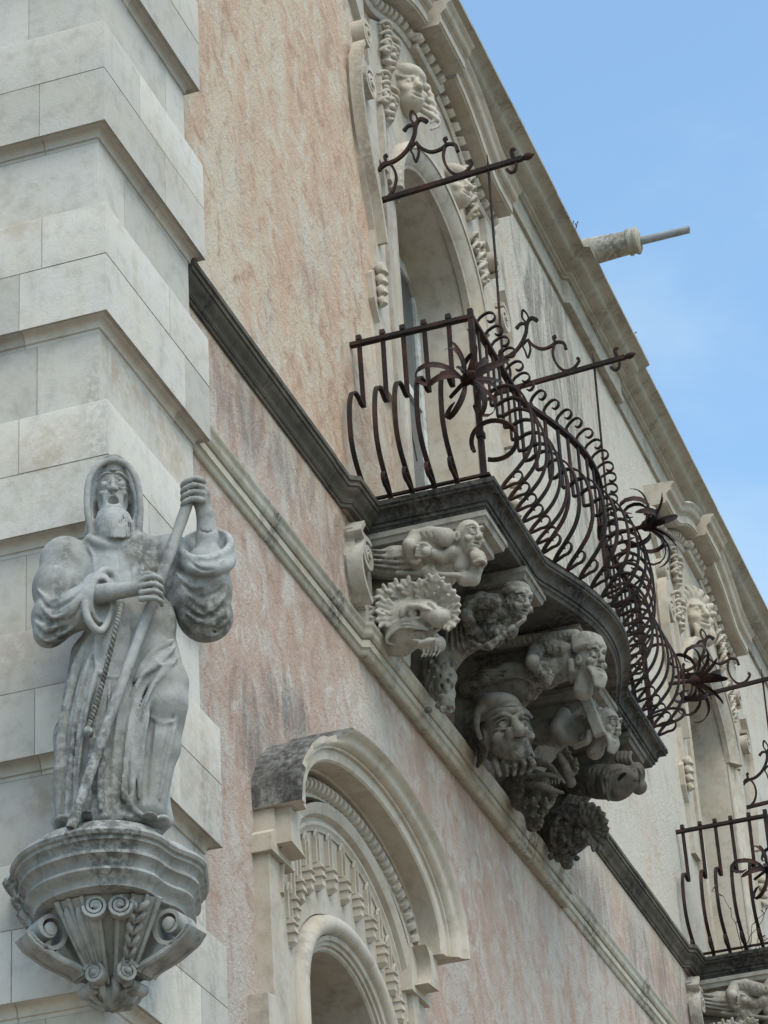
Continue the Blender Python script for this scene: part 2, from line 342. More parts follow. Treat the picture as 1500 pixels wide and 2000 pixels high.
# ------------------------------------------------------------------ sculpting: a distance field carved and meshed
class Sculpt:
    def __init__(s, lo, hi, h):
        s.lo = np.array(lo, np.float32); s.h = h
        s.n = tuple(int(math.ceil((b-a)/h))+2 for a, b in zip(lo, hi))
        s.F = np.full(s.n, 1.0, np.float32)
        s.ax = [s.lo[i]+np.arange(s.n[i], dtype=np.float32)*h for i in range(3)]
    def sub(s, lo, hi):
        sl = []
        for i in range(3):
            a = max(0, int((lo[i]-s.lo[i])/s.h)-1); b = min(s.n[i], int((hi[i]-s.lo[i])/s.h)+3)
            if b <= a: return None
            sl.append(slice(a, b))
        sl = tuple(sl)
        return sl, s.ax[0][sl[0]][:, None, None], s.ax[1][sl[1]][None, :, None], s.ax[2][sl[2]][None, None, :]
    def put(s, sl, d, k, neg=False):
        f = s.F[sl]
        if neg:
            d = -d
            if k > 0:
                h = np.clip(.5-.5*(d-f)/k, 0, 1); s.F[sl] = d*(1-h)+f*h+k*h*(1-h)
            else: s.F[sl] = np.maximum(f, d)
        else:
            if k > 0:
                h = np.clip(.5+.5*(d-f)/k, 0, 1); s.F[sl] = d*(1-h)+f*h-k*h*(1-h)
            else: s.F[sl] = np.minimum(f, d)
    def cap(s, a, b, ra, rb=None, k=.02, neg=False):
        rb = ra if rb is None else rb
        a = np.array(a, np.float32); b = np.array(b, np.float32); m = max(ra, rb)+k+3*s.h
        q = s.sub(np.minimum(a, b)-m, np.maximum(a, b)+m)
        if q is None: return
        sl, X, Y, Z = q; d = b-a; L = float(d @ d)+1e-9
        t = np.clip(((X-a[0])*d[0]+(Y-a[1])*d[1]+(Z-a[2])*d[2])/L, 0, 1)
        dist = np.sqrt((X-a[0]-t*d[0])**2+(Y-a[1]-t*d[1])**2+(Z-a[2]-t*d[2])**2)-(ra+(rb-ra)*t)
        s.put(sl, dist, k, neg)
    def chain(s, pts, rs, k=.02, neg=False):
        if not isinstance(rs, (list, tuple)): rs = [rs]*len(pts)
        for i in range(len(pts)-1): s.cap(pts[i], pts[i+1], rs[i], rs[i+1], k if i == 0 else max(k, .3*min(rs[i], rs[i+1])) if not neg else k, neg)
    def poly(s, P, rs, k=.01, neg=False):      # one smooth-edged rope through the points: hard minimum inside, one blend outside
        P = np.array(P, np.float32); m = max(rs)+k+3*s.h
        q = s.sub(P.min(0)-m, P.max(0)+m)
        if q is None: return
        sl, X, Y, Z = q; best = None
        for i in range(len(P)-1):
            a = P[i]; d = P[i+1]-a; L = float(d @ d)+1e-9
            t = np.clip(((X-a[0])*d[0]+(Y-a[1])*d[1]+(Z-a[2])*d[2])/L, 0, 1)
            dist = np.sqrt((X-a[0]-t*d[0])**2+(Y-a[1]-t*d[1])**2+(Z-a[2]-t*d[2])**2)-(rs[i]+(rs[i+1]-rs[i])*t)
            best = dist if best is None else np.minimum(best, dist)
        s.put(sl, best, k, neg)
    def curve(s, pts, r0, r1=None, k=.01, neg=False, n=5):
        r1 = r0 if r1 is None else r1
        P = catmull(pts, n); m = len(P)
        s.poly(P, [r0+(r1-r0)*i/(m-1) for i in range(m)], k, neg)
    def ell(s, c, r, k=.02, neg=False, rot=None):
        c = np.array(c, np.float32); m = max(r)+k+3*s.h
        q = s.sub(c-m, c+m)
        if q is None: return
        sl, X, Y, Z = q; X = X-c[0]; Y = Y-c[1]; Z = Z-c[2]
        if rot is not None:
            Q = np.array(rot.to_matrix() if hasattr(rot, 'to_matrix') else rot, np.float32).T
            X, Y, Z = (Q[i][0]*X+Q[i][1]*Y+Q[i][2]*Z for i in range(3))
        k0 = np.sqrt((X/r[0])**2+(Y/r[1])**2+(Z/r[2])**2)+1e-6
        k1 = np.sqrt((X/r[0]**2)**2+(Y/r[1]**2)**2+(Z/r[2]**2)**2)+1e-6
        s.put(sl, k0*(k0-1)/k1, k, neg)
    def box(s, c, r, rnd=.01, k=.01, neg=False, rot=None):
        c = np.array(c, np.float32); m = float(np.linalg.norm(r))+k+3*s.h
        q = s.sub(c-m, c+m)
        if q is None: return
        sl, X, Y, Z = q; X = X-c[0]; Y = Y-c[1]; Z = Z-c[2]
        if rot is not None:
            Q = np.array(rot.to_matrix() if hasattr(rot, 'to_matrix') else rot, np.float32).T
            X, Y, Z = (Q[i][0]*X+Q[i][1]*Y+Q[i][2]*Z for i in range(3))
        qx, qy, qz = np.abs(X)-(r[0]-rnd), np.abs(Y)-(r[1]-rnd), np.abs(Z)-(r[2]-rnd)
        d = np.sqrt(np.maximum(qx, 0)**2+np.maximum(qy, 0)**2+np.maximum(qz, 0)**2)+np.minimum(np.maximum(np.maximum(qx, qy), qz), 0)-rnd
        s.put(sl, d, k, neg)
    def wobble(s, amp, freq, seed=0):       # chisel unevenness
        rng = np.random.RandomState(seed)
        X = s.ax[0][:, None, None]; Y = s.ax[1][None, :, None]; Z = s.ax[2][None, None, :]
        for i in range(3):
            w = rng.uniform(-1, 1, 3)*freq*(1+.6*i); p = rng.uniform(0, 6, 3)
            s.F += (amp/(1+i))*np.sin(w[0]*X+p[0]+1.3*np.sin(w[1]*Y+p[1]))*np.sin(w[1]*Y+w[2]*Z+p[2]).astype(np.float32)
    def hit(s, fn, d0=.5, d1=-.3, st=.005):     # depth at which the line of sight fn(d) meets the carved surface
        d = np.arange(d0, d1, -st); P = np.array([fn(t) for t in (d[0], d[-1])]); 
        Q = P[0][None]+(P[1]-P[0])[None]*((d-d[0])/(d[-1]-d[0]))[:, None]
        I = np.clip(np.rint((Q-s.lo)/s.h).astype(int), 0, np.array(s.n)-1)
        f = s.F[I[:, 0], I[:, 1], I[:, 2]]; w = int(np.argmax(f < 0))
        if not (f[w] < 0): return None
        return float(d[w]) if w == 0 or f[w-1] > .5 else float(d[w-1]+(d[w]-d[w-1])*f[w-1]/(f[w-1]-f[w]))
    def fold(s, fn, pts, r0, r1=None, k=.012, off=0.0, neg=False, n=7, ends=True):
        """a ridge (or groove) that lies on the surface: pts are photo pixels, fn(px, py, d) maps them"""
        r1 = r0 if r1 is None else r1
        C2 = catmull([np.array(p[:2], float) for p in pts], n); D = [s.hit(lambda d, c=c: fn(c[0], c[1], d)) for c in C2]
        ok = [d for d in D if d is not None]
        if not ok: return
        D = [d if d is not None else min(ok) for d in D]
        for _ in range(2): D = list(np.convolve(np.array([D[0]]*4+D+[D[-1]]*4), np.ones(9)/9, 'valid'))
        m = len(C2); P = [fn(c[0], c[1], d+off) for c, d in zip(C2, D)]
        e = lambda u: (r0+(r1-r0)*u)*(min(1, .35+3*u, .35+3*(1-u)) if ends else 1)
        s.poly(P, [e(i/(m-1)) for i in range(m)], k, neg)
    def cutz(s, z):
        s.F = np.maximum(s.F, (z-s.ax[2])[None, None, :])
    def mesh(s, name, xf=None, smooth=True):
        for ax in range(3):
            for e in (0, -1):
                sl = [slice(None)]*3; sl[ax] = e; s.F[tuple(sl)] = np.maximum(s.F[tuple(sl)], s.h*.3)
        F = s.F; S = F < 0; n = F.shape
        Fc = np.zeros(tuple(k-1 for k in n), bool)
        cnt = np.zeros(Fc.shape, np.int8)
        for i in (0, 1):
            for j in (0, 1):
                for k in (0, 1): cnt += S[i:n[0]-1+i, j:n[1]-1+j, k:n[2]-1+k]
        act = (cnt > 0) & (cnt < 8)
        idx = np.argwhere(act); ids = np.full(act.shape, -1, np.int32); ids[act] = np.arange(len(idx))
        acc = np.zeros((len(idx), 3), np.float32); num = np.zeros(len(idx), np.float32)
        cor = [(i, j, k) for i in (0, 1) for j in (0, 1) for k in (0, 1)]
        for a in cor:
            for ax in range(3):
                if a[ax]: continue
                b = list(a); b[ax] = 1
                fa = F[idx[:, 0]+a[0], idx[:, 1]+a[1], idx[:, 2]+a[2]]; fb = F[idx[:, 0]+b[0], idx[:, 1]+b[1], idx[:, 2]+b[2]]
                m = (fa < 0) != (fb < 0); t = np.where(m, fa/np.where(m, fa-fb, 1), 0)
                p = np.tile(np.array(a, np.float32), (len(idx), 1)); p[:, ax] += t
                acc[m] += p[m]; num[m] += 1
        V = s.lo+(idx+acc/num[:, None])*s.h
        quads = []
        for ax in range(3):
            o = [q for q in range(3) if q != ax]
            A = S[tuple(slice(0, n[q]-1) if q == ax else slice(1, n[q]-1) for q in range(3))]
            B = S[tuple(slice(1, n[q]) if q == ax else slice(1, n[q]-1) for q in range(3))]
            e = np.argwhere(A != B); flip = A[tuple(e.T)]
            if len(e) == 0: continue
            for q in o: e[:, q] += 1
            c = []
            for du, dv in ((1, 1), (0, 1), (0, 0), (1, 0)):
                f = e.copy(); f[:, o[0]] -= du; f[:, o[1]] -= dv; c.append(ids[tuple(f.T)])
            c = np.stack(c, 1)
            if ax == 1: flip = ~flip
            c[~flip] = c[~flip][:, ::-1]
            quads.append(c)
        Q = np.concatenate(quads)
        if xf is not None: V = xf(V)
        me = bpy.data.meshes.new(name); me.vertices.add(len(V)); me.vertices.foreach_set('co', np.ascontiguousarray(V, np.float32).ravel())
        me.loops.add(len(Q)*4); me.loops.foreach_set('vertex_index', Q.astype(np.int32).ravel())
        me.polygons.add(len(Q)); me.polygons.foreach_set('loop_start', np.arange(0, len(Q)*4, 4, dtype=np.int32))
        me.update(calc_edges=True); me.validate()
        me.shade_smooth()
        return me
# ================================================================== the setting
WY = 0.15                 # facade plaster plane
DX = 8.94                 # bay spacing along the facade
BX = 6.55                 # centre of the first balcony bay
ZF = 10.82                # balcony floor
g = MB(); g.grid([[(-160, -160, 0), (160, -160, 0)], [(-160, 160, 0), (160, 160, 0)]], flip=True)
gr = tag(obj('ground', g, M['paving']), kind='structure')

pal = thing('corner_palazzo', 'baroque corner palazzo of peach plaster with pale rusticated stone pier', 'building', (2.0, 2.0, 0))

def arch_path(cx, half, z0, zs, za, n=24):      # right foot, up, over the arch, down to the left foot
    P = [(cx+half, z0), (cx+half, zs-.001)]
    P += [(cx+half*math.cos(math.pi*i/n), zs+(za-zs)*math.sin(math.pi*i/n)) for i in range(n+1)]
    return P[:2]+P[3:-1]+[(cx-half, zs-.001), (cx-half, z0)]
DOOR = dict(half=.90, z0=ZF+.02, zs=14.12, za=14.77)
LOW = dict(half=.66, z0=4.9, zs=7.0, za=7.46)
door_centres = [BX, BX+DX, BX+2*DX]
low_centre = 3.5
holes = [arch_path(c, **DOOR) for c in door_centres]+[arch_path(low_centre, **LOW)]

def wall_mesh():
    loops = [[(1.2, 0.0), (30.0, 0.0), (30.0, 16.8), (1.2, 16.8)]]+holes
    tri = geometry.tessellate_polygon([[Vector((x, z, 0)) for x, z in l] for l in loops])
    flat = [p for l in loops for p in l]
    mb = MB(); mb.add([(x, WY, z) for x, z in flat], tri); return mb
obj('facade_wall', wall_mesh(), M['plaster'], pal)
lw = MB(); lw.box((.17, .3, 0), (.45, 22, 16.9)); obj('side_wall', lw, M['plaster'], pal)
bw = MB(); bw.box((.5, 21.5, 0), (30, 22, 16.9)); bw.box((29.6, .3, 0), (30, 21.4, 16.9)); obj('rear_wall', bw, M['plaster'], pal)
rf = MB()
rf.add([(.2, .1, 16.93), (30, .1, 16.93), (30, 11, 18.3), (.2, 11, 18.3), (.2, 22, 16.93), (30, 22, 16.93), (.2, .1, 16.91), (30, .1, 16.91), (.2, 22, 16.91), (30, 22, 16.91)],
       [(0, 1, 2, 3), (3, 2, 5, 4), (0, 3, 4, 8, 6), (1, 7, 9, 5, 2), (0, 6, 7, 1), (4, 5, 9, 8), (6, 8, 9, 7)])
obj('roof', rf, M['tile'], pal)

# ------------------------------------------------------------------ rusticated corner pier, stone by stone
PW = 1.38
pier_path = [(0, 2.4), (0, 0), (PW, 0), (PW, .30)]
G = .0022
def prof_lower(z): return [(-.079, z-.070), (-.075, z-.070), (-.075, z-.050), (-.064, z-.047), (-.064, z-.030), (-.058, z-.012), (-.044, z+.004), (-.026, z+.010), (-.006, z+.006), (.0, z+.0), (0, z+.34-G), (-.079, z+.34-G)]
def prof_upper(z): return [(-.079, z+.34+G), (0, z+.34+G), (0, z+.646), (-.004, z+.655), (-.079, z+.662)]
def prof_recess(z): return [(-.079, z+.664+2*G), (-.075, z+.664+2*G), (-.075, z+1.105-G), (-.079, z+1.105-G)]
core = MB(); cz = 6.12-1.175*5; cprof = []
while cz < 16.0:
    for pf in (prof_lower, prof_upper, prof_recess): cprof += [(o-.0045, z) for o, z in pf(cz)[1:-1]]
    cz += 1.175
cprof = [(-.30, cprof[0][1])]+cprof+[(-.30, cprof[-1][1])]
sweep_plan(core, pier_path, cprof)
pier = obj('corner_pier', core, M['mortar'], pal)
rng = random.Random(3)
zb = 6.12-1.175*5
k = 0
while zb < 16.0:
    for ci, pf in enumerate((prof_lower, prof_upper, prof_recess)):
        if zb+1.1 > 16.55: continue
        base = [(.36, .80), (.72, .47), (.50, 1.02)][(ci+k) % 3]
        cuts = sorted([2.4-base[0]+rng.uniform(-.05, .05), 2.4-base[0]-.68+rng.uniform(-.07, .07), 2.4-base[0]-1.3, 2.4+base[1]+rng.uniform(-.05, .05)])
        cuts = [0]+cuts+[plen(pier_path)]
        for a, b in zip(cuts[:-1], cuts[1:]):
            if b-a < .05: continue
            mb = MB(); j = rng.uniform(-.0018, .0012)
            sweep_plan(mb, subpath(pier_path, a+G, b-G), [(o+j if o > -.078 else o, z) for o, z in pf(zb)])
            obj('stone', mb, M['pier'], pier, smooth=28)
    zb += 1.175; k += 1

# ------------------------------------------------------------------ string courses and crowning cornice, cut into stones
def stone_run(name, path, prof, mat, lens, core_depth=.02, smooth=40):
    zs = [z for _, z in prof]
    cm = MB(); sweep_plan(cm, path, [(-.05, min(zs)+.01), (core_depth-.018, min(zs)+.01), (core_depth-.018, max(zs)-.01), (-.05, max(zs)-.01)])
    part = obj(name, cm, M['mortar'], pal)
    L = plen(path); s = 0; i = 0
    while s < L-1e-6:
        e = min(L, s+lens*rng.uniform(.8, 1.25)); e = L if L-e < .35 else e
        mb = MB(); j = rng.uniform(-.003, .003)
        sweep_plan(mb, subpath(path, s+.002, e-.002), [(o+j if o > .005 else o, z+(j*.4)) for o, z in prof])
        obj('stone', mb, mat, part, smooth=smooth); s = e; i += 1
    return part
def cyma(o0, z0, o1, z1, n=7, flip=False):
    out = []
    for i in range(n+1):
        t = i/n; w = t+.16*math.sin(2*math.pi*t)*(-1 if flip else 1)
        out.append((o0+(o1-o0)*w, z0+(z1-z0)*t))
    return out
LS = [(-.02, 9.665), (.0, 9.665), (.012, 9.668)]+cyma(.014, 9.670, .034, 9.710, 4)+[(.040, 9.712), (.040, 9.760), (.030, 9.764), (.030, 9.772)]+cyma(.046, 9.775, .078, 9.850, 7)+[(.078, 9.866), (.0, 9.90), (-.02, 9.90)]
sx0, sx1 = 4.16, 8.72
lpath = [(PW-.10, WY), (sx0, WY), (sx0+.02, WY-.045), (sx1, WY-.045), (sx1+.02, WY), (sx0+DX, WY), (sx0+DX+.02, WY-.045), (29, WY-.045)]
stone_run('string_course', lpath, LS, M['string'], 1.5)
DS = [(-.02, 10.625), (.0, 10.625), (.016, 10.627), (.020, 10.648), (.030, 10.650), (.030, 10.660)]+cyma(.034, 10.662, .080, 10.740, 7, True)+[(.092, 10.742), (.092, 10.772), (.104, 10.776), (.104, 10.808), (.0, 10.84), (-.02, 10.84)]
def ress(x0, x1): return [(x0-.34, WY), (x0-.30, WY-.055), (x0+.03, WY-.055)]
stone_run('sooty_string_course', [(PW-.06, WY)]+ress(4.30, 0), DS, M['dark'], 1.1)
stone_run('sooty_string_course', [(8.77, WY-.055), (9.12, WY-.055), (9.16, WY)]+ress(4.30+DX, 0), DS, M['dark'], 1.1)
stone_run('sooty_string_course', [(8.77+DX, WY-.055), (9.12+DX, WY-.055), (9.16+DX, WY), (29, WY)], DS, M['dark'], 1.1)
CO = [(-.02, 16.40), (.028, 16.40), (.036, 16.42), (.036, 16.445), (.022, 16.455), (.022, 16.655), (.050, 16.662), (.050, 16.685), (.066, 16.69), (.084, 16.715), (.100, 16.718), (.100, 16.730)]+cyma(.106, 16.732, .285, 16.85, 8)+[(.30, 16.853), (.30, 16.885), (.0, 16.95), (-.02, 16.95)]
r0, r1 = 10.85, 12.75
cpath = [(.10, 2.4), (.10, WY), (r0, WY), (r0+.03, WY-.05), (r1, WY-.05), (r1+.03, WY), (r0+DX, WY), (r0+DX+.03, WY-.05), (r1+DX, WY-.05), (r1+DX+.03, WY), (29.8, WY)]
stone_run('crowning_cornice', cpath, CO, M['cornice'], 1.25, core_depth=.03)
# ================================================================== windows (parts of the palazzo)
DOOR.update(half=.90)
def block_part(name, pts, y0, y1, mat, parent, smooth=None, bevel=0):   # outline (x, z) extruded between two depths
    mb = MB(); n = len(pts)
    mb.add([(x, y0, z) for x, z in pts]+[(x, y1, z) for x, z in pts],
           [tuple(range(n)), tuple(range(2*n-1, n-1, -1))]+[(i, (i+1) % n, n+(i+1) % n, n+i) for i in range(n)])
    return obj(name, mb, mat, parent, smooth)
def arc_pts(cx, half, zs, za, a0, a1, n):
    return [(cx+half*math.cos(a0+(a1-a0)*i/n), zs+(za-zs)*math.sin(a0+(a1-a0)*i/n)) for i in range(n+1)]
def along(path, step, start=0.0):
    P = [np.array(p, float) for p in path]; out = []; s = start
    L = plen(path)
    while s < L:
        q = subpath(path, s, min(L, s+.002)); a, b = q[0], q[-1]; t = (b-a)/np.linalg.norm(b-a)
        out.append((a, t)); s += step
    return out
def dentil_mesh(w, h, d, lean, name):
    # a leaning, rounded block, like one turn of a rope
    mb = MB(); rows = []
    for i in range(5):
        u = i/4; bulge = math.sin(math.pi*(.12+.76*u))
        rows.append([(-w/2+lean*(u-.5), 0, h*u), (-w/2+lean*(u-.5)+w*.15, -d*bulge, h*u), (w/2+lean*(u-.5)-w*.15, -d*bulge, h*u), (w/2+lean*(u-.5), 0, h*u)])
    mb.grid(rows, close_v=True); mb.f.append((0, 1, 2, 3)); k = len(mb.v); mb.f.append((k-1, k-2, k-3, k-4))
    return mb.mesh(name, 50)
def place_face(o_mesh, name, mat, parent, p, t, Y, n_off=0.0):
    nrm = np.array([t[1], -t[0]]); x, z = p+nrm*n_off
    # local X along -t so that local Z is the outward normal
    X = Vector((-t[0]*-1, 0, t[1])) if False else Vector((-t[0], 0, -t[1])); Zv = Vector((nrm[0], 0, nrm[1])); Yv = Zv.cross(X)
    mw = Matrix(((X.x, Yv.x, Zv.x, x), (X.y, Yv.y, Zv.y, Y), (X.z, Yv.z, Zv.z, z), (0, 0, 0, 1)))
    return obj(name, o_mesh, mat, parent, mw=mw)

def volute(parent, mat, c, r, Y, depth, turns=1.6, a0=0.0, ccw=1, w=.035, name='scroll'):
    mb = MB(); pts = spiral(c, r, r*.22, a0, a0+ccw*turns*2*math.pi, 34)
    strip(mb, [(x, Y-depth/2, z) for x, z in pts], depth, w, (0, 1, 0), taper=None)
    mb2 = MB(); tube(mb2, [(c[0], Y-depth*.2, c[1]), (c[0], Y-depth*1.15, c[1])], r*.2, 10)
    mb.add(mb2.v, mb2.f)
    return obj(name, mb, mat, parent, smooth=45)

dent_big = dentil_mesh(.105, .115, .075, .05, 'rope_dentil')
dent_small = dentil_mesh(.050, .085, .05, 0.0, 'block_dentil')

def build_door(cx):
    T = M['trim']
    # reveal and inner frame: the part itself
    path = arch_path(cx, .90, ZF-.05, DOOR['zs'], DOOR['za'])
    mb = MB(); sweep_face(mb, path, [(0.0, -.55), (0.0, -.02), (.012, .0), (.012, -.012), (.05, -.012), (.05, -.55)], WY)
    win = obj('balcony_window', mb, T, pal, smooth=40)
    for s in (1, -1):      # moulded jambs
        x = cx+s*.90
        p = [(x, ZF-.05), (x, 14.10)] if s > 0 else [(x, 14.10), (x, ZF-.05)]
        mb = MB(); sweep_face(mb, p, [(.012, -.01), (.012, .012), (.10, .016), (.115, .032), (.13, .034), (.15, .016), (.25, .018), (.275, .040), (.30, .042), (.40, .062), (.43, .066), (.43, -.01)], WY)
        obj('jamb', mb, T, win, smooth=30)
        # outer carved strip with scroll
        pts = [(cx+s*a, z) for a, z in ((1.36, 12.1), (1.58, 12.1), (1.60, 12.6), (1.70, 12.75), (1.72, 12.95), (1.60, 13.05), (1.58, 13.4), (1.76, 13.9), (1.86, 14.45), (1.84, 14.75), (1.70, 14.95), (1.36, 14.9))]
        block_part('side_strip', pts, WY+.01, WY-.045, T, win)
        rim = [(cx+s*a, WY-.07, z) for a, z in catmull([(1.52, 13.3), (1.60, 13.6), (1.76, 13.95), (1.86, 14.35), (1.86, 14.7), (1.74, 14.93)], 5)]
        mb = MB(); strip(mb, rim, .09, .035, (0, 1, 0)); obj('scroll_rim', mb, T, win, smooth=40)
        volute(win, T, (cx+s*1.66, 14.60), .13, WY-.03, .09, 1.7, a0=1.2 if s < 0 else 1.9, ccw=-s)
        volute(win, T, (cx+s*1.60, 15.12), .11, WY-.0, .10, 1.6, a0=-1.4, ccw=s)
        # hanging husk below the scroll
        for i in range(4):
            mb = MB(); zc = 13.0-i*.085; r = .055-.007*i
            tube(mb, [(cx+s*1.66-.06*s+.0, WY-.035, zc+.035), (cx+s*1.62, WY-.075, zc+.02), (cx+s*1.62, WY-.085, zc-.01), (cx+s*1.62, WY-.06, zc-.035)], [r*.6, r, r*.95, r*.4], 8)
            obj('husk', mb, T, win, smooth=60)
    # panel between arch and pediment
    top = [(cx+1.34, 14.2), (cx+1.42, 15.2), (cx+1.30, 15.50), (cx+.9, 15.75), (cx+.35, 15.96), (cx-.35, 15.96), (cx-.9, 15.75), (cx-1.30, 15.50), (cx-1.42, 15.2), (cx-1.34, 14.2)]
    arch = arc_pts(cx, .95, DOOR['zs'], DOOR['za']+.05, math.pi, 0, 20)
    mb = MB(); loop = top+[(cx-.95, 14.2)]+arch[1:-1]+[(cx+.95, 14.2)]
    tri = geometry.tessellate_polygon([[Vector((x, z, 0)) for x, z in loop]]); n = len(loop)
    mb.add([(x, WY-.03, z) for x, z in loop], tri)
    mb.add([(x, WY-.03, z) for x, z in top]+[(x, WY+.01, z) for x, z in top], [(i, i+1, len(top)+i+1, len(top)+i) for i in range(len(top)-1)])
    obj('spandrel_panel', mb, T, win)
    for s in (1, -1):      # stepped fillets beside the arch
        for a, d in ((1.10, .05), (1.22, .07)):
            block_part('fillet', [(cx+s*a, 14.12), (cx+s*(a+.05), 14.12), (cx+s*(a+.05), 15.0-.25*(a-1.1)), (cx+s*a, 15.06-.25*(a-1.1))], WY-.028, WY-.028-d*.6, T, win)
    # archivolt, ending on square imposts
    ap = arc_pts(cx, .90, DOOR['zs']-.05, DOOR['za'], 0, math.pi, 30)
    mb = MB(); sweep_face(mb, ap, [(.0, -.02), (.0, .035), (.016, .045), (.026, .040), (.040, .060), (.085, .082), (.125, .112), (.140, .113), (.140, .125), (.185, .125), (.20, .10), (.20, .0)], WY)
    obj('archivolt', mb, T, win, smooth=35)
    # pediment: two curved flanks and a projecting centre
    H = [(-.05, .0), (-.05, .045), (-.03, .06), (-.01, .062), (-.01, .03), (.115, .03), (.115, .205), (.130, .205), (.135, .22), (.215, .22), (.225, .235), (.235, .235)]+[(.235+a, .235+b) for b, a in cyma(0.005, 0, .075, .085, 6)]+[(.33, .315), (.345, .30), (.36, .0)]
    flank = [(1.83, 15.60), (1.42, 15.60), (1.28, 15.625), (1.12, 15.69), (.85, 15.83), (.60, 15.93), (.34, 15.98)]
    fl = [tuple(p) for p in [flank[0]]+list(catmull(flank[1:], 5))]
    for s in (1, -1):
        path = [(cx+s*a, z) for a, z in fl]
        if s < 0: path = path[::-1]
        mb = MB(); sweep_face(mb, path, H, WY)
        obj('pediment_flank', mb, T, win, smooth=35)
        for p, t in along(path, .135, .07):
            place_face(dent_big, 'dentil', T, win, p, t, WY-.032, -.004)
        e = path[0] if s > 0 else path[-1]      # return of the cornice at its end
        block_part('end_block', [(e[0]-s*.02, e[1]-.06), (e[0]-s*.30, e[1]-.06), (e[0]-s*.30, e[1]-.30), (e[0]-s*.24, e[1]-.36), (e[0]-s*.08, e[1]-.20)], WY+.01, WY-.055, T, win)
    mb = MB(); cp = [(cx+.32, 15.99), (cx-.32, 15.99)]
    sweep_face(mb, cp, [(o, d+(.09 if d > .1 else .045 if d > .0 else 0)) for o, d in H], WY); obj('pediment_centre', mb, T, win, smooth=35)
    for p, t in along(cp, .135, .07): place_face(dent_big, 'dentil', T, win, p, t, WY-.078, -.004)
    for s in (1, -1):
        place_face(dent_big, 'dentil', T, win, np.array([cx+s*.335, 15.99]), np.array([-1.0, 0]), WY-.035, -.004)
    return win

def door_leaf(cx, win):
    y = WY+.42
    for s in (-1, 1):
        mb = MB(); x0, x1 = (cx-.89, cx-.01) if s < 0 else (cx+.01, cx+.89)
        for a, b, c, d in ((x0, x0+.09, ZF, 14.6), (x1-.09, x1, ZF, 14.6), (x0+.09, x1-.09, ZF, ZF+.5), (x0+.09, x1-.09, 12.25, 12.33), (x0+.09, x1-.09, 13.35, 13.43), (x0+.09, x1-.09, 14.5, 14.6)):
            mb.box((a, y-.025, c), (b, y+.025, d))
        fr = obj('door_leaf', mb, M['paint'], win)
        for z0, z1 in ((ZF+.5, 12.25), (12.33, 13.35), (13.43, 14.5)):
            gp = MB(); gp.box((x0+.085, y-.004, z0-.005), (x1-.085, y+.004, z1+.005)); obj('pane', gp, M['glass'], win)
    mb = MB(); tube(mb, [(cx-.86, WY+.06, 14.02), (cx-.80, WY+.10, 13.4), (cx-.62, WY+.12, 12.7), (cx-.45, WY+.10, 12.15)], .006, 5); obj('cable', mb, M['room'], win)
    mb = MB(); mb.box((cx-1.2, y+.6, ZF-.3), (cx+1.2, y+.65, 15)); obj('room_shade', mb, M['room'], win)
    mb = MB(); mb.box((cx-.90, WY-.02, ZF-.06), (cx+.90, WY+.45, ZF-.005)); obj('threshold', mb, M['trim'], win)

def mask_sculpt(seed, wide, cap):
    # small carved head in relief, local frame: X right, Y back, Z up, faces -Y
    s = Sculpt((-.26, -.22, -.30), (.26, .10, .30), .009)
    s.ell((0, 0, -.01), (.12*wide, .12, .165), .02)
    s.ell((0, -.05, -.09), (.085, .09, .075), .03)
    for q in (-1, 1):
        s.ell((q*.05*wide, -.115, .03), (.032, .03, .024), .012, neg=True)
        s.ell((q*.05*wide, -.094, .028), (.022, .022, .019), .003)
        s.cap((q*.018, -.115, .062), (q*.095*wide, -.085, .06), .016, .010, .012)
        s.ell((q*.07*wide, -.085, -.045), (.045, .035, .035), .02)
        s.ell((q*.13*wide, .0, .0), (.022, .03, .05), .012)
    s.cap((0, -.112, .05), (0, -.155, -.035), .016, .026, .015)
    s.ell((-.024, -.13, -.04), (.016, .018, .014), .01); s.ell((.024, -.13, -.04), (.016, .018, .014), .01)
    s.ell((0, -.135, -.092), (.05, .03, .018), .01, neg=True)
    s.cap((-.04, -.118, -.078), (.04, -.118, -.078), .011, .011, .01); s.cap((-.035, -.12, -.112), (.035, -.12, -.112), .013, .013, .01)
    if cap == 'cap':
        s.ell((0, .0, .13), (.155, .14, .09), .012); s.cap((-.14, -.05, .085), (.14, -.05, .085), .03, .03, .015)
        for i in range(5): s.curve([(.12, .0, .12-.05*i), (.19+.02*i, -.02, .13-.07*i), (.20, .0, -.02-.05*i)], .022, .012, .01)
    else:
        for i in range(9):
            a = math.pi*(i+.5)/9; s.curve([(.11*math.cos(a)*wide, -.02, .03+.13*math.sin(a)), (.17*math.cos(a)*wide, -.05, .03+.20*math.sin(a)), (.22*math.cos(a)*wide, 0, .03+.23*math.sin(a)+.02)], .03, .016, .015)
        for i in range(5): s.curve([(-.08+.04*i, -.09, -.13), (-.08+.045*i, -.10, -.19), (-.07+.035*i, -.05, -.25)], .022, .012, .012)
    s.wobble(.003, 40, seed)
    return s.mesh('mascaron')
def leaf_spray(seed, n=9):
    s = Sculpt((-.30, -.12, -.42), (.30, .06, .42), .011); r = random.Random(seed)
    s.curve([(-.12, 0, -.36), (.02, -.03, -.12), (-.04, -.03, .14), (.10, 0, .36)], .035, .02, .02)
    for i in range(n):
        z = -.30+.64*i/n; q = 1 if i % 2 else -1; x = r.uniform(.10, .22)*q
        s.curve([(0, -.02, z), (x*.6, -.06, z+.07), (x, -.045, z+.03), (x*1.1, -.01, z-.04)], .034, .014, .015)
        s.ell((x*.7, -.05, z-.02), (.03, .03, .03), .02)
    s.wobble(.003, 40, seed); return s.mesh('leaf_carving')

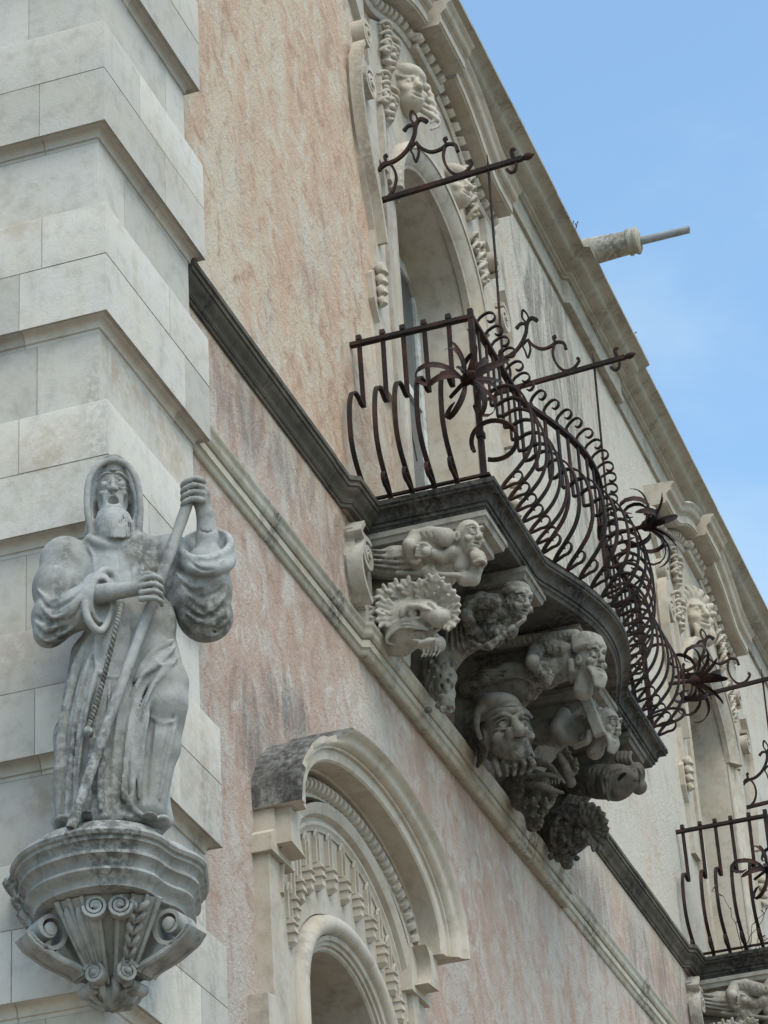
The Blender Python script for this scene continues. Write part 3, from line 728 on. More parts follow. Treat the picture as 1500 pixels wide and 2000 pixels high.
win1 = build_door(BX); door_leaf(BX, win1)
leaf_me = leaf_spray(4)
for s in (1, -1):
    for dx, z in ((1.15, 14.85), (1.02, 15.42)):
        obj('leaf_carving', leaf_me, M['trim'], win1, mw=Matrix.Translation((BX+s*dx, WY-.04, z)) @ Matrix.Rotation(s*-.35, 4, 'Y') @ Matrix.Diagonal((s*.75, 1, .62, 1)))
win2 = copy_tree(win1, (DX, 0, 0)); win3 = copy_tree(win1, (2*DX, 0, 0))
m1 = obj('mascaron', mask_sculpt(1, 1.0, 'cap'), M['trim'], win1, mw=Matrix.Translation((BX-.58, WY-.06, 15.30)) @ Matrix.Rotation(R(-35), 4, 'Z') @ Matrix.Scale(1.1, 4))
m1b = obj('mascaron', m1.data, M['trim'], win1, mw=Matrix.Translation((BX+.62, WY-.05, 15.20)) @ Matrix.Rotation(R(-20), 4, 'Z') @ Matrix.Diagonal((-1.0, 1, 1, 1)))
m2 = obj('mascaron', mask_sculpt(2, 1.05, 'leaf'), M['trim'], win2, mw=Matrix.Translation((BX+DX-.30, WY-.06, 15.18)) @ Matrix.Rotation(R(-35), 4, 'Z') @ Matrix.Scale(1.3, 4))

# ------------------------------------------------------------------ the arched window below
def build_low(cx):
    T = M['trim']
    path = arch_path(cx, LOW['half'], 4.9, LOW['zs'], LOW['za'])
    mb = MB(); sweep_face(mb, path, [(0.0, -.55), (0.0, .0), (.010, .014), (.028, .014), (.03, .03), (.05, .034), (.055, .05), (.08, .058), (.085, -.55)], WY)
    win = obj('arched_window', mb, T, pal, smooth=35)
    mb = MB(); sweep_face(mb, path, [(.082, .0), (.082, .045)]+[(.085+.11*(.5-.5*math.cos(math.pi*i/8)), .048+.055*math.sin(math.pi*i/8)) for i in range(9)]+[(.20, .02), (.20, 0)], WY)
    obj('archivolt', mb, T, win, smooth=45)
    for s in (1, -1):
        x = cx+s*.86
        p = [(x, 4.9), (x, 7.62)] if s > 0 else [(x, 7.62), (x, 4.9)]
        mb = MB(); sweep_face(mb, p, [(.0, .0), (.0, .045), (.10, .045), (.115, .03), (.135, .03), (.15, .055), (.20, .055), (.215, .035), (.235, .035), (.25, .085), (.44, .085), (.44, -.01)], WY)
        obj('jamb', mb, T, win, smooth=30)
        block_part('capital', [(cx+s*.98, 7.60), (cx+s*1.33, 7.60), (cx+s*1.33, 7.70), (cx+s*1.27, 7.74), (cx+s*1.27, 7.86), (cx+s*1.18, 7.90), (cx+s*1.02, 7.90)], WY+.01, WY-.115, T, win)
        block_part('capital_inset', [(cx+s*1.06, 7.64), (cx+s*1.22, 7.64), (cx+s*1.14, 7.72)], WY-.112, WY-.128, T, win)
        # concave ear at the foot of the pilaster
        pts = [(cx+s*1.28, 6.35)]+[(cx+s*(1.30+.16*math.sin(a)), 6.35+.42*(1-math.cos(a))) for a in np.linspace(.0, math.pi/2, 8)]+[(cx+s*1.28, 6.80)]
        block_part('ear', pts, WY+.01, WY-.11, T, win)
        pts = [(cx+s*(1.02+.10*math.cos(a)), 7.76+.12*math.sin(a)) for a in np.linspace(-1.4, 1.5, 10)]+[(cx+s*1.252, 7.872), (cx+s*1.252, 7.66)]
        block_part('hood_bracket', pts, WY+.01, WY-.20, T, win, smooth=40)
    # tracery band
    outer = arc_pts(cx, 1.02, 7.42, 8.17, 0, math.pi, 28); inner = arc_pts(cx, .86, 7.05, 7.66, 0, math.pi, 28)
    mb = MB(); mb.grid([[(x, WY-.035, z) for x, z in outer], [(x, WY-.035, z) for x, z in inner]], flip=True)
    mb.box((cx-1.03, WY-.034, 7.0), (cx-.84, WY, 7.45)); mb.box((cx+.84, WY-.034, 7.0), (cx+1.03, WY, 7.45))
    obj('tracery_ground', mb, T, win)
    n = 13
    for i in range(n):
        a = math.pi*(i+.5)/n; xo, zo = cx+.93*math.cos(a), 7.45+.66*math.sin(a)
        h = .34
        for q in (-1, 1):
            mb = MB(); mb.box((xo+q*.028-.008, WY-.062, zo-.17), (xo+q*.028+.008, WY-.03, zo-.01)); obj('tracery_rib', mb, T, win)
        mb = MB(); tube(mb, [(xo-.03, WY-.05, zo-.015), (xo-.02, WY-.05, zo+.015), (xo, WY-.05, zo+.04), (xo+.02, WY-.05, zo+.015), (xo+.03, WY-.05, zo-.015)], .011, 6); obj('lancet_head', mb, T, win)
        mb = MB(); rows = []
        for z, w, d in ((-.16, .030, .05), (-.20, .036, .075), (-.205, .026, .06), (-.25, .030, .075), (-.255, .020, .06), (-.30, .022, .065), (-.33, .004, .04)):
            rows.append([(xo-w, WY-.02, zo+z), (xo-w, WY-.02-d, zo+z), (xo+w, WY-.02-d, zo+z), (xo+w, WY-.02, zo+z)])
        mb.grid(rows, close_v=True); obj('pendant', mb, T, win)
    # mouldings, dentils and the deep curved hood
    def ring(half, zs, za, prof, name, mat=T, a0=0.0, a1=math.pi, n=36):
        mb = MB(); sweep_face(mb, arc_pts(cx, half, zs, za, a0, a1, n), prof, WY); return obj(name, mb, mat, win, smooth=35)
    ring(1.02, 7.42, 8.16, [(-.02, 0), (-.02, .045), (.0, .05), (.012, .062), (.03, .062), (.04, .05), (.055, .05), (.07, .085), (.115, .105), (.13, .105), (.13, 0)], 'frieze_moulding')
    dp = arc_pts(cx, 1.13, 7.80, 8.30, R(6), math.pi-R(6), 40)
    for p, t in along(dp, .072, .03): place_face(dent_small, 'dentil', T, win, p, t, WY-.09, .0)
    ring(1.12, 7.70, 8.29, [(.0, 0), (.0, .09), (.095, .09), (.095, .0)], 'dentil_bed')
    HP = [(.0, .0), (.0, .12), (.018, .125), (.018, .250), (.03, .262), (.085, .268), (.09, .285), (.105, .288)]+[(.105+a, .288+b) for b, a in cyma(.004, 0, .085, .085, 6)]+[(.20, .378), (.212, .365), (.215, -.02)]
    hp = [(cx+1.15, 7.86)]+arc_pts(cx, 1.15, 7.92, 8.415, R(4), math.pi-R(4), 40)+[(cx-1.15, 7.86)]
    hm = MB(); P_h, N_h = mitre(hp); rows = []; rb = random.Random(14)
    for p, nn in zip(P_h, N_h):       # the moulded lip has broken away at the left end
        j = rb.uniform(-.02, .02); brk = p[0] < cx-.62+j
        rows.append([(p[0]+nn[0]*(min(o, .150+j*.5) if brk else o), WY-(min(d, .295+j) if brk else d), p[1]+nn[1]*(min(o, .150+j*.5) if brk else o)) for o, d in HP])
    hm.grid(rows, close_v=True); kk = len(hm.v); mm = len(HP); hm.f.append(tuple(range(kk-mm*len(rows), kk-mm*len(rows)+mm))); hm.f.append(tuple(range(kk-1, kk-mm-1, -1)))
    me = hm.mesh('hood', 35)
    me.materials.append(T); me.materials.append(M['moss'])
    for p in me.polygons:
        if (p.normal.z > .25 and p.area > 1e-4 and p.center.y > WY-.36) or (p.normal.x < -.35 and p.center.x < cx-.95): p.material_index = 1
    obj('hood', me, None, win)
    mb = MB(); y = WY+.40
    for a, b, c, d in ((cx-.64, cx-.56, 5.0, 7.45), (cx+.56, cx+.64, 5.0, 7.45), (cx-.04, cx+.04, 5.0, 7.45), (cx-.56, cx+.56, 6.9, 6.98)):
        mb.box((a, y-.02, c), (b, y+.02, d))
    obj('sash', mb, M['paint'], win)
    for x0, x1 in ((cx-.57, cx-.03), (cx+.03, cx+.57)):
        gp = MB(); gp.box((x0, y-.003, 5.0), (x1, y+.003, 7.45)); obj('pane', gp, M['glass'], win)
    mb = MB(); mb.box((cx-.75, y+.3, 4.8), (cx+.75, y+.34, 7.7)); obj('room_shade', mb, M['room'], win)
    return win
build_low(low_centre)
# ================================================================== the great balcony
bal = thing('stone_balcony', 'sooty stone balcony with bowed front on five carved grotesque corbels', 'balcony', (BX, WY, 9.8), 'balconies along the facade')
X0b, X1b, YB = 4.30, 8.80, -.775
def slab_path(ins=0.0):
    P = [(X0b, WY-.002), (X0b, YB), (5.48, YB)]
    P += [(5.5+2.1*t, YB-.225*math.sin(math.pi*t)) for t in np.linspace(.02, .98, 25)]
    P += [(7.62, YB), (X1b, YB), (X1b, WY-.002)]
    if ins: 
        Q, N = mitre(P); P = [tuple(q-n*ins) for q, n in zip(Q, N)]
        P[0] = (P[0][0], WY-.002); P[-1] = (P[-1][0], WY-.002)
    return P
prof = [(-.30, ZF-.005), (0, ZF-.008), (0, ZF-.040), (-.012, ZF-.046), (-.012, ZF-.060)]+[(-.016-.055*math.sin(a), ZF-.062-.055*(1-math.cos(a))) for a in np.linspace(0, math.pi/2, 6)]+[(-.075, ZF-.125), (-.088, ZF-.125), (-.088, ZF-.150), (-.100, ZF-.155), (-.112, ZF-.178), (-.125, ZF-.18)]
mb = MB(); sweep_plan(mb, slab_path(), prof, solid=False)
P, N = mitre(slab_path())
for off, z, fl in ((prof[-1][0], prof[-1][1], 1), (prof[0][0], prof[0][1], 0)):
    loop = [(p[0]+n[0]*off, p[1]+n[1]*off, z) for p, n in zip(P, N)]
    mb.add(loop, [tuple(range(len(loop)))])
slab = obj('slab', mb, M['slab'], bal, smooth=35)

# ---- carving helpers
def basis(f, u=(0, 0, 1)):
    f = np.array(f, float); f /= np.linalg.norm(f); u = np.array(u, float); u = u-f*(u @ f); u /= np.linalg.norm(u); r = np.cross(f, u)
    return r, f, u
def head(s, c, f, k=1.0, hat=None, beard=False, up=(0, 0, 1), mouth=.0, nose=1.0, hair=None, wide=1.0, neck=True, eye=1.0):
    r, f, u = basis(f, up); c = np.array(c, float); rot = np.array([r, f, u]).T
    L = lambda a, b, d: c+(r*a+f*b+u*d)*k
    E = lambda p, q, kk=.012, neg=False: s.ell(L(*p), tuple(v*k for v in q), kk*k, neg, rot)
    E((0, 0, .03), (.078*wide, .098, .10), .015); E((0, .025, -.05), (.058*wide, .072, .072), .03)
    if neck: s.cap(L(0, -.03, -.05), L(0, -.06, -.16), .055*k, .060*k, .02*k)
    for q in (-1, 1):
        E((q*.036*wide, .108, .018), (.026*eye, .028, .019*eye), .006, True)
        E((q*.036*wide, .082, .018), (.0185*eye, .019, .0165*eye), .002)
        E((q*.036*wide, .104, .018), (.0075*eye, .010, .0075*eye), .002, True)
        s.curve([L(q*.014*wide, .094, .031+.006*eye), L(q*.036*wide, .102, .036+.006*eye), L(q*.062*wide, .080, .028)], .0055*k, .004*k, .003*k, n=3)
        s.curve([L(q*.016*wide, .090, .004), L(q*.036*wide, .096, -.002), L(q*.060*wide, .076, .006)], .0055*k, .004*k, .003*k, n=3)
        s.curve([L(q*.010, .102, .046), L(q*.036*wide, .104, .060), L(q*.070*wide, .072, .050)], .011*k, .007*k, .006*k, n=3)
        E((q*.050*wide, .070, -.03), (.026*wide, .024, .024), .014)
        E((q*.080*wide, -.005, .0), (.013, .024, .036), .006); E((q*.092*wide, .0, .0), (.008, .013, .020), .004, True)
        E((q*.015*nose, .112+.012*(nose-1), -.026), (.013*nose, .015*nose, .012*nose), .005)
        s.curve([L(q*.020*nose, .098, -.024), L(q*.040, .086, -.05), L(q*.044, .078, -.075)], .004*k, .004*k, .005*k, neg=True, n=3)
    s.cap(L(0, .098, .038), L(0, .120+.030*(nose-1), -.020), .011*k*nose**.5, .016*k*nose, .008*k)
    E((0, .104, -.060), (.036*wide, .030, .007+mouth), .003, True)
    s.curve([L(-.034*wide, .080, -.054), L(0, .096, -.049), L(.034*wide, .080, -.054)], .008*k, .008*k, .003*k, n=4); s.curve([L(-.030*wide, .078, -.070-mouth), L(0, .092, -.074-mouth), L(.030*wide, .078, -.070-mouth)], .009*k, .009*k, .003*k, n=4)
    E((0, .080, -.108), (.026, .026, .022), .012)
    if beard:
        for i in range(7): s.curve([L(-.055+.018*i, .06, -.07), L(-.05+.017*i, .085, -.12), L(-.035+.012*i, .075, -.18)], .018*k, .008*k, .008*k)
    if hat == 'cap':
        E((0, -.012, .10), (.092, .105, .062), .01); s.curve([L(.085*math.cos(a), -.01+.10*math.sin(a), .075) for a in np.linspace(-.2, math.pi+.2, 9)], .020*k, .020*k, .008*k, n=2)
    if hat == 'turban':
        for i in range(4): s.curve([L(-.09, -.01, .075+.022*i), L(-.05, .08-.01*i, .085+.022*i), L(.05, .08-.01*i, .080+.024*i), L(.09, -.01, .078+.022*i)], .026*k, .026*k, .006*k, n=4)
        E((0, -.02, .13), (.08, .08, .05), .02)
    if hair == 'long':
        for i in range(6):
            for q in (-1, 1): s.curve([L(q*.07, -.02-.012*i, .06), L(q*(.10-.003*i), -.035-.016*i, -.01), L(q*.085, -.03-.018*i, -.09), L(q*.10, -.035-.018*i, -.13)], .015*k, .012*k, .004*k, n=4)
    if hair == 'shag':
        rr = random.Random(5)
        for i in range(34):
            a = rr.uniform(0, 2*math.pi); b = rr.uniform(-.2, 1.3)
            d = np.array([math.cos(a)*math.cos(b)*.085, -.03+math.sin(a)*math.cos(b)*.09, .03+math.sin(b)*.10])
            s.curve([L(*d), L(*(d*1.18+np.array([0, -.01, -.03]))), L(*(d*1.15+np.array([0, -.02, -.09])))], .014*k, .007*k, .003*k, n=3)
def fist(s, c, axis, k=1.0, out=(0, 0, 1)):
    """closed hand round a rod that runs along axis; out points to the knuckles"""
    a = np.array(axis, float); a /= np.linalg.norm(a); o = np.array(out, float); o -= a*(o @ a); o /= np.linalg.norm(o); t = np.cross(a, o); c = np.array(c, float)
    s.ell(c+o*.012*k-t*.015*k, (.032*k, .032*k, .038*k), .012*k)
    for i in range(4):
        p = c+a*(.030-.020*i)*k; rr = (.0115, .0125, .012, .010)[i]*k
        s.curve([p-t*.034*k+o*.012*k, p+o*.034*k-t*.008*k, p+o*.020*k+t*.026*k, p-o*.010*k+t*.024*k], rr, rr*.8, .003*k, n=4)
    s.curve([c+a*.034*k-t*.03*k, c+a*.046*k+o*.010*k, c+a*.034*k+o*.020*k+t*.022*k], .013*k, .010*k, .004*k, n=4)

XL = [4.42, 5.24, 6.18, 7.10, 8.00]
def mk(i, e=.06):
    x = XL[i]
    return lambda px, py, d=0.0: np.array(onX(px, py, x-e-d))
def z3(i):      # zoom-crop pixels to photo pixels
    return (lambda x, y: (640+x/3, 900+y/3)) if i < 2 else (lambda x, y: (860+x/3, 1200+y/3))
W = .38
def corbel_body(i, y_out, z_bot, mat):
    x0, x1 = XL[i]+.05, XL[i]+W
    pr = [(WY-.003, 10.60), (y_out, 10.60), (y_out, 10.50)]
    for t in np.linspace(0, 1, 9): pr.append((y_out+.10+(WY-.14-y_out-.10)*(math.sin(math.pi/2*t))**.8, 10.50-(10.50-z_bot)*t))
    pr += [(WY-.003, z_bot-.04)]
    mb = MB(); n = len(pr)
    mb.add([(x0, y, z) for y, z in pr]+[(x1, y, z) for y, z in pr], [tuple(range(n)), tuple(range(2*n-1, n-1, -1))]+[(j, (j+1) % n, n+(j+1) % n, n+j) for j in range(n)])
    c = obj('corbel', mb, mat, bal, smooth=40)
    mb = MB(); sweep_plan(mb, [(XL[i], WY-.002), (XL[i], y_out-.05), (XL[i]+W+.03, y_out-.05), (XL[i]+W+.03, WY-.002)], [(-.1, 10.637), (.030, 10.637), (.030, 10.600), (.018, 10.594), (.006, 10.560), (-.02, 10.556), (-.1, 10.556)])
    obj('cap', mb, mat, c, smooth=40)
    return c
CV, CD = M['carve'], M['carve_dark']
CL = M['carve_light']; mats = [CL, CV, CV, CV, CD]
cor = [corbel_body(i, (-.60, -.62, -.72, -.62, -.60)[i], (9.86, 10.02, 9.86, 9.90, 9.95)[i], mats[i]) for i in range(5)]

def box_for(pts, m):
    a = np.array(pts); return a.min(0)-m, a.max(0)+m
CAMD = np.array([-.93, -.36, 0.0])
def sculptor(i, corners, h=.0068, mx=(.26, .16)):
    """a carving field on corbel i; g(x, y, d) = crop pixel at depth d, S(x, y, off) = crop pixel on the carved surface"""
    f = mk(i); q = z3(i); g = lambda x, y, d=0.0: f(*q(x, y), d)
    lo, hi = box_for([g(*c) for c in corners], .07); lo[0] -= mx[0]; hi[0] += mx[1]
    s = Sculpt(lo, hi, h)
    def S(x, y, off=0.0):
        d = s.hit(lambda d: g(x, y, d), .34, -.2); return g(x, y, (d if d is not None else 0.0)+off)
    def fold(pts, r0, r1=None, k=.006, off=0.0, neg=False, n=5): s.fold(g, pts, r0, r1, k, off, neg, n)
    return s, g, S, fold
def limb(s, S, pts, rs, k=.006, lift=.6):
    P = [S(p[0], p[1], r*lift+(p[2] if len(p) > 2 else 0)) for p, r in zip(pts, rs)]
    for j in range(len(P)-1): s.cap(P[j], P[j+1], rs[j], rs[j+1], k)
    return P
def hand(s, P, d, k=1.0, spread=(0, 0, 1)):
    d = np.array(d, float); d /= np.linalg.norm(d); u = np.array(spread, float); u -= d*(u @ d); u /= np.linalg.norm(u); t = np.cross(d, u)
    s.ell(P+d*.02*k, (.030*k, .030*k, .030*k), .006)
    for j in range(4):
        o = u*(.024-.016*j)*k; s.curve([P+d*.03*k+o, P+d*.062*k+o*1.15+t*.010*k, P+d*.078*k+o*1.1-t*.006*k], .0115*k, .009*k, .002, n=3)
    s.curve([P+u*.022*k, P+d*.03*k+u*.044*k, P+d*.055*k+u*.042*k], .012*k, .009*k, .003, n=3)

def leaf(s, g, A, C, d0, d1, w, lobes=3, k=.004):
    """a broad carved leaf from crop pixel A to C, rising from depth d0 to d1, its edge cut into lobes"""
    a = g(A[0], A[1], d0); c = g(C[0], C[1], d1); ax = c-a; Ln = np.linalg.norm(ax); ax /= Ln
    n = np.array([-.90, -.30, -.30]); n -= ax*(n @ ax); n /= np.linalg.norm(n); b = np.cross(n, ax); rot = np.array([ax, b, n]).T
    s.ell(a+ax*Ln*.52, (Ln*.55, w, .014), k, False, rot)
    for i in range(lobes):
        u = .30+.62*i/max(1, lobes-1)
        for q in (-1, 1): s.cap(a+ax*Ln*(u-.12)+b*q*w*.55, a+ax*Ln*(u+.06)+b*q*w*1.0+n*.006, .019, .011, k)
    s.cap(c-ax*Ln*.2, c+ax*Ln*.06, .020, .008, k)
    s.cap(a+n*.010, c+n*.008-ax*Ln*.1, .007, .004, .003)
    for q in (-1, 1): s.cap(a+ax*Ln*.2+b*q*w*.4+n*.016, a+ax*Ln*.85+b*q*w*.35+n*.016, .005, .004, .004, True)

# ---- first corbel: reclining man, hand to his chin, above a leafy lion mask
s, g, S, fold = sculptor(0, [(210, 720), (950, 330), (210, 380), (940, 740)])
s.chain([g(200, 600, -.06), g(400, 580, -.02), g(600, 560, .0), g(730, 500, .0)], [.06, .085, .095, .085], .03)
s.chain([g(260, 640, -.04), g(480, 640, -.03)], [.06, .07], .03)
for j in range(4): fold([(215+10*j, 520+30*j), (330+20*j, 530+32*j), (470+10*j, 520+36*j)], .013, .009, .008, .004); fold([(220+10*j, 535+30*j), (330+20*j, 546+32*j), (460+10*j, 538+36*j)], .008, .006, .006, .0, True)
limb(s, S, [(690, 450), (600, 440), (520, 455), (482, 500)], [.062, .060, .056, .052], .012)
P = limb(s, S, [(482, 500), (505, 570), (540, 635)], [.050, .046, .034], .006, .4); fold([(490, 590), (520, 600), (545, 585)], .016, .014, .004, .01)
for j in range(4): fold([(500+36*j, 415), (512+36*j, 450), (500+36*j, 480)], .006, .005, .006, 0, True)
hand(s, S(560, 645, .012), (-.1, -.6, -.5), 1.15)
limb(s, S, [(740, 540), (680, 570), (620, 545)], [.05, .045, .034], .006, .5); hand(s, S(600, 535, .012), (-.3, .7, .1), 1.1, (-.5, 0, 1))
for j in range(5): fold([(640+24*j, 570+8*j), (620+22*j, 610+5*j), (600+20*j, 640)], .006, .004, .005, 0, True)
s.cap(g(720, 480, .02), g(790, 490, .04), .070, .058, .02)
head(s, g(822, 462, .06), (-.58, -.80, -.10), 1.0, neck=True)
limb(s, S, [(800, 690), (850, 690), (880, 620)], [.05, .046, .040], .008, .3); fist(s, g(882, 585, .09), (.2, .2, 1), 1.25, (-.7, -.7, 0))
s.cap(S(410, 660, .012), S(765, 672, .012), .018, .018, .004)
s.wobble(.0018, 45, 1)
obj('carved_figure', s.mesh('carved_figure'), CL, cor[0])

s, g, S, fold = sculptor(0, [(280, 690), (770, 690), (290, 1180), (720, 1190)], .0068, (.30, .20))
s.ell(g(450, 930, -.03), (.13, .19, .17), .03); s.ell(g(570, 900, .0), (.10, .14, .09), .04); s.ell(g(560, 1050, -.05), (.07, .11, .05), .03)
for a, b, c in [((450, 850), (370, 800), (310, 770)), ((490, 835), (430, 765), (375, 735)), ((530, 825), (490, 755), (445, 715)), ((570, 825), (560, 745), (540, 710)), ((605, 825), (630, 735), (635, 685)), ((635, 845), (690, 785), (705, 740)), ((650, 870), (720, 835), (755, 810)), ((665, 895), (735, 890), (760, 885)), ((440, 890), (355, 862), (305, 845)), ((430, 925), (350, 925), (305, 930)), ((680, 935), (725, 945), (735, 965))]:
    leaf(s, g, a, (c[0]+(c[0]-a[0])*.08, c[1]+(c[1]-a[1])*.08), .03, .125, .046, 3)
s.cap(g(545, 875, .085), g(640, 910, .085), .036, .062, .012); s.ell(g(655, 922, .085), (.062, .070, .062), .008)
for x_, y_ in ((636, 968), (680, 962)): s.ell(g(x_, y_, .14), (.016, .018, .014), .003, True)
P0 = S(500, 895); n0 = np.array([-.9, -.3, -.3]); s.ell(P0+n0*.012, (.05, .05, .034), .006, True); s.ell(P0+n0*-.012, (.036, .034, .030), .002); s.ell(P0+n0*.022, (.011, .011, .011), .002, True)
fold([(430, 910), (455, 866), (520, 852), (600, 872)], .024, .018, .005, .016); fold([(450, 928), (500, 926), (550, 915)], .012, .009, .004, .006); fold([(590, 835), (620, 850), (640, 870)], .018, .014, .005, .010)
for j in range(3): fold([(590, 985+6*j), (520, 950+14*j), (430, 935+20*j), (365, 985+16*j), (345, 1050+6*j), (385, 1078)], .020-.003*j, .010, .004, .012)
for j in range(3): fold([(580, 985+8*j), (520, 958+14*j), (440, 948+20*j), (380, 990+14*j)], .006, .005, .004, .004, True)
s.ell(g(560, 1035, .10), (.06, .075, .028), .006, True)
fold([(500, 1010), (560, 1005), (620, 1000), (660, 985)], .014, .012, .004, .012)
for j in range(5): s.cap(S(500+30*j, 1018, .0), S(502+30*j, 1038, .004), .010, .007, .002)
s.ell(g(600, 1075, .04), (.06, .08, .035), .01); fold([(490, 1050), (560, 1062), (630, 1050)], .014, .012, .004, .008); s.ell(g(655, 1075, .05), (.03, .04, .055), .010)
for j in range(5): fold([(560+24*j, 1080), (565+22*j, 1120), (550+20*j, 1150)], .009, .006, .005, .004)
s.chain([g(320, 800, -.05), g(300, 1080, -.05)], [.05, .05], .02); s.ell(g(430, 1090, -.10), (.07, .10, .06), .04)
s.wobble(.002, 45, 2)
obj('lion_mask', s.mesh('lion_mask'), CL, cor[0])

# ---- second corbel: piper in a cap, with a broken stub below
s, g, S, fold = sculptor(1, [(660, 690), (1230, 680), (680, 1200), (1200, 1150)])
s.chain([g(740, 960, -.06), g(850, 900, -.03), g(960, 870, -.01)], [.09, .10, .09], .04); s.chain([g(710, 1150, -.07), g(800, 1060, -.06), g(900, 1040, -.07)], [.07, .08, .06], .04)
for j in range(7): fold([(720+26*j, 880-6*j), (705+26*j, 980), (690+36*j, 1110)], .012, .009, .008, .004); fold([(733+26*j, 885-6*j), (718+26*j, 985), (705+36*j, 1110)], .008, .006, .006, 0, True)
limb(s, S, [(985, 830), (900, 815), (835, 840), (810, 900)], [.056, .056, .052, .048], .012); P = limb(s, S, [(810, 900), (840, 980), (930, 1040)], [.046, .042, .030], .006, .5)
hand(s, S(945, 1045, .012), (-.2, -.8, .1), 1.1)
limb(s, S, [(1000, 890), (958, 930), (962, 1000)], [.046, .042, .030], .006, .7); fold([(935, 935), (960, 948), (985, 935)], .013, .012, .003, .008); hand(s, S(975, 1010, .014), (-.2, -.7, -.3), 1.1)
s.cap(g(1000, 870, .02), g(1060, 885, .03), .062, .055, .02)
head(s, g(1105, 845, .05), (-.55, -.80, -.22), 1.0, hat='cap')
A, B = g(1148, 935, .13), g(945, 1085, .13); s.cap(A, B, .014, .026, .002); s.ell(B, (.034, .036, .03), .003)
for j in range(4): s.cap(A+(B-A)*(.3+.12*j), A+(B-A)*(.31+.12*j), .026, .026, .002)
fold([(820, 1050), (900, 1090), (990, 1080), (1030, 1050)], .022, .014, .006, .008)
s.wobble(.0018, 45, 3)
obj('carved_figure', s.mesh('carved_figure'), CV, cor[1])
s, g, S, fold = sculptor(1, [(560, 1130), (760, 1130), (560, 1490), (760, 1490)], .009, (.10, .22))
s.chain([g(680, 1150, -.03), g(690, 1270, -.03), g(700, 1440, -.02)], [.055, .065, .050], .04); s.chain([g(600, 1180, -.08), g(610, 1330, -.08)], [.05, .06], .03)
fold([(600, 1150), (625, 1250), (600, 1330), (640, 1390)], .020, .014, .005, .01)
rr = random.Random(9)
for j in range(44): s.ell(S(rr.uniform(590, 755), rr.uniform(1140, 1480), rr.uniform(-.012, .012)), tuple(rr.uniform(.010, .028) for _ in range(3)), .003, neg=j % 2 == 0)
s.wobble(.005, 60, 4)
obj('broken_stub', s.mesh('broken_stub'), CV, cor[1])

# ---- third corbel: bearded porter with a bolster over a big-nosed mask
s, g, S, fold = sculptor(2, [(60, 100), (990, 60), (100, 560), (970, 500)], .0075)
s.chain([g(160, 440, -.10), g(400, 370, -.05), g(600, 350, -.02), g(740, 310, -.01)], [.07, .095, .105, .09], .04); s.chain([g(250, 480, -.08), g(520, 450, -.06)], [.06, .07], .04)
for j in range(5): fold([(150+20*j, 420-22*j), (300+30*j, 400-18*j), (500+10*j, 330+20*j)], .014, .009, .008, .004); fold([(160+20*j, 436-22*j), (310+30*j, 418-18*j), (490+10*j, 352+20*j)], .009, .007, .006, 0, True)
limb(s, S, [(730, 215), (640, 195), (565, 215), (540, 275)], [.066, .064, .058, .052], .012); limb(s, S, [(540, 275), (575, 340)], [.050, .036], .006, .5); hand(s, S(595, 355, .014), (-.2, -.6, -.5), 1.15)
for j in range(4): fold([(560+42*j, 175), (575+42*j, 215), (560+42*j, 250)], .006, .005, .006, 0, True)
s.cap(g(760, 290, .03), g(800, 310, .04), .065, .058, .02); limb(s, S, [(768, 280), (770, 330), (774, 385)], [.028, .030, .026], .004, .5)
head(s, g(868, 285, .06), (-.52, -.84, -.05), 1.12, hat='turban', beard=True)
s.cap(g(340, 170, .0), g(790, 120, .07), .042, .040, .006); s.ell(g(797, 122, .07), (.02, .035, .042), .004)
for j in range(14): fold([(380+30*j, 128-1.5*j), (384+30*j, 155-2*j), (390+30*j, 185-2*j)], .006, .006, .004, 0, True, 3)
s.wobble(.0018, 45, 5)
obj('carved_figure', s.mesh('carved_figure'), CV, cor[2])
s, g, S, fold = sculptor(2, [(140, 420), (630, 420), (140, 960), (630, 960)], .0065, (.34, .22))
fd = np.array([-.84, -.54, -.16]); hc = g(395, 705, -.02); UP = (.0, .12, 1)
head(s, hc, fd, 1.62, nose=1.9, up=UP, wide=1.25, neck=False, eye=1.15, mouth=.004)
r_, f_, u_ = basis(fd, UP)
Lm = lambda a, b, d: hc+r_*a+f_*b+u_*d
s.ell(Lm(0, .03, -.12), (.15, .13, .08), .03); s.ell(Lm(0, -.10, 0), (.16, .16, .2), .04)
for q in (-1, 1):
    for j in range(7): s.curve([Lm(q*.135, -.01-.028*j, .10), Lm(q*(.165-.004*j), -.03-.03*j, .02), Lm(q*.145, -.02-.032*j, -.07), Lm(q*.17, -.03-.032*j, -.15)], .019, .013, .003, n=4)
s.curve([Lm(-.16, .02, .115), Lm(-.08, .14, .125), Lm(0, .17, .12), Lm(.08, .14, .125), Lm(.16, .02, .12)], .022, .022, .005)
s.ell(Lm(.05, .02, .20), (.15, .15, .075), .012)
for j in range(6): s.curve([Lm(-.14+.03*j, -.02, .14+.02*j), Lm(-.03+.02*j, .13-.012*j, .165+.02*j), Lm(.10+.012*j, .10-.01*j, .15+.022*j), Lm(.19, .0, .10+.02*j)], .016, .010, .004)
s.curve([Lm(.12, .06, .19), Lm(.20, .05, .16), Lm(.22, .03, .06), Lm(.20, .02, -.02)], .035, .016, .008)
s.ell(Lm(0, .0, .15), (.12, .13, .08), .02)
for j in range(5): s.curve([Lm(-.12+.06*j, .02, -.19), Lm(-.13+.065*j, .06, -.23), Lm(-.10+.05*j, .02, -.28)], .028, .014, .006)
s.wobble(.0018, 40, 6)
obj('big_nosed_mask', s.mesh('big_nosed_mask'), CV, cor[2])

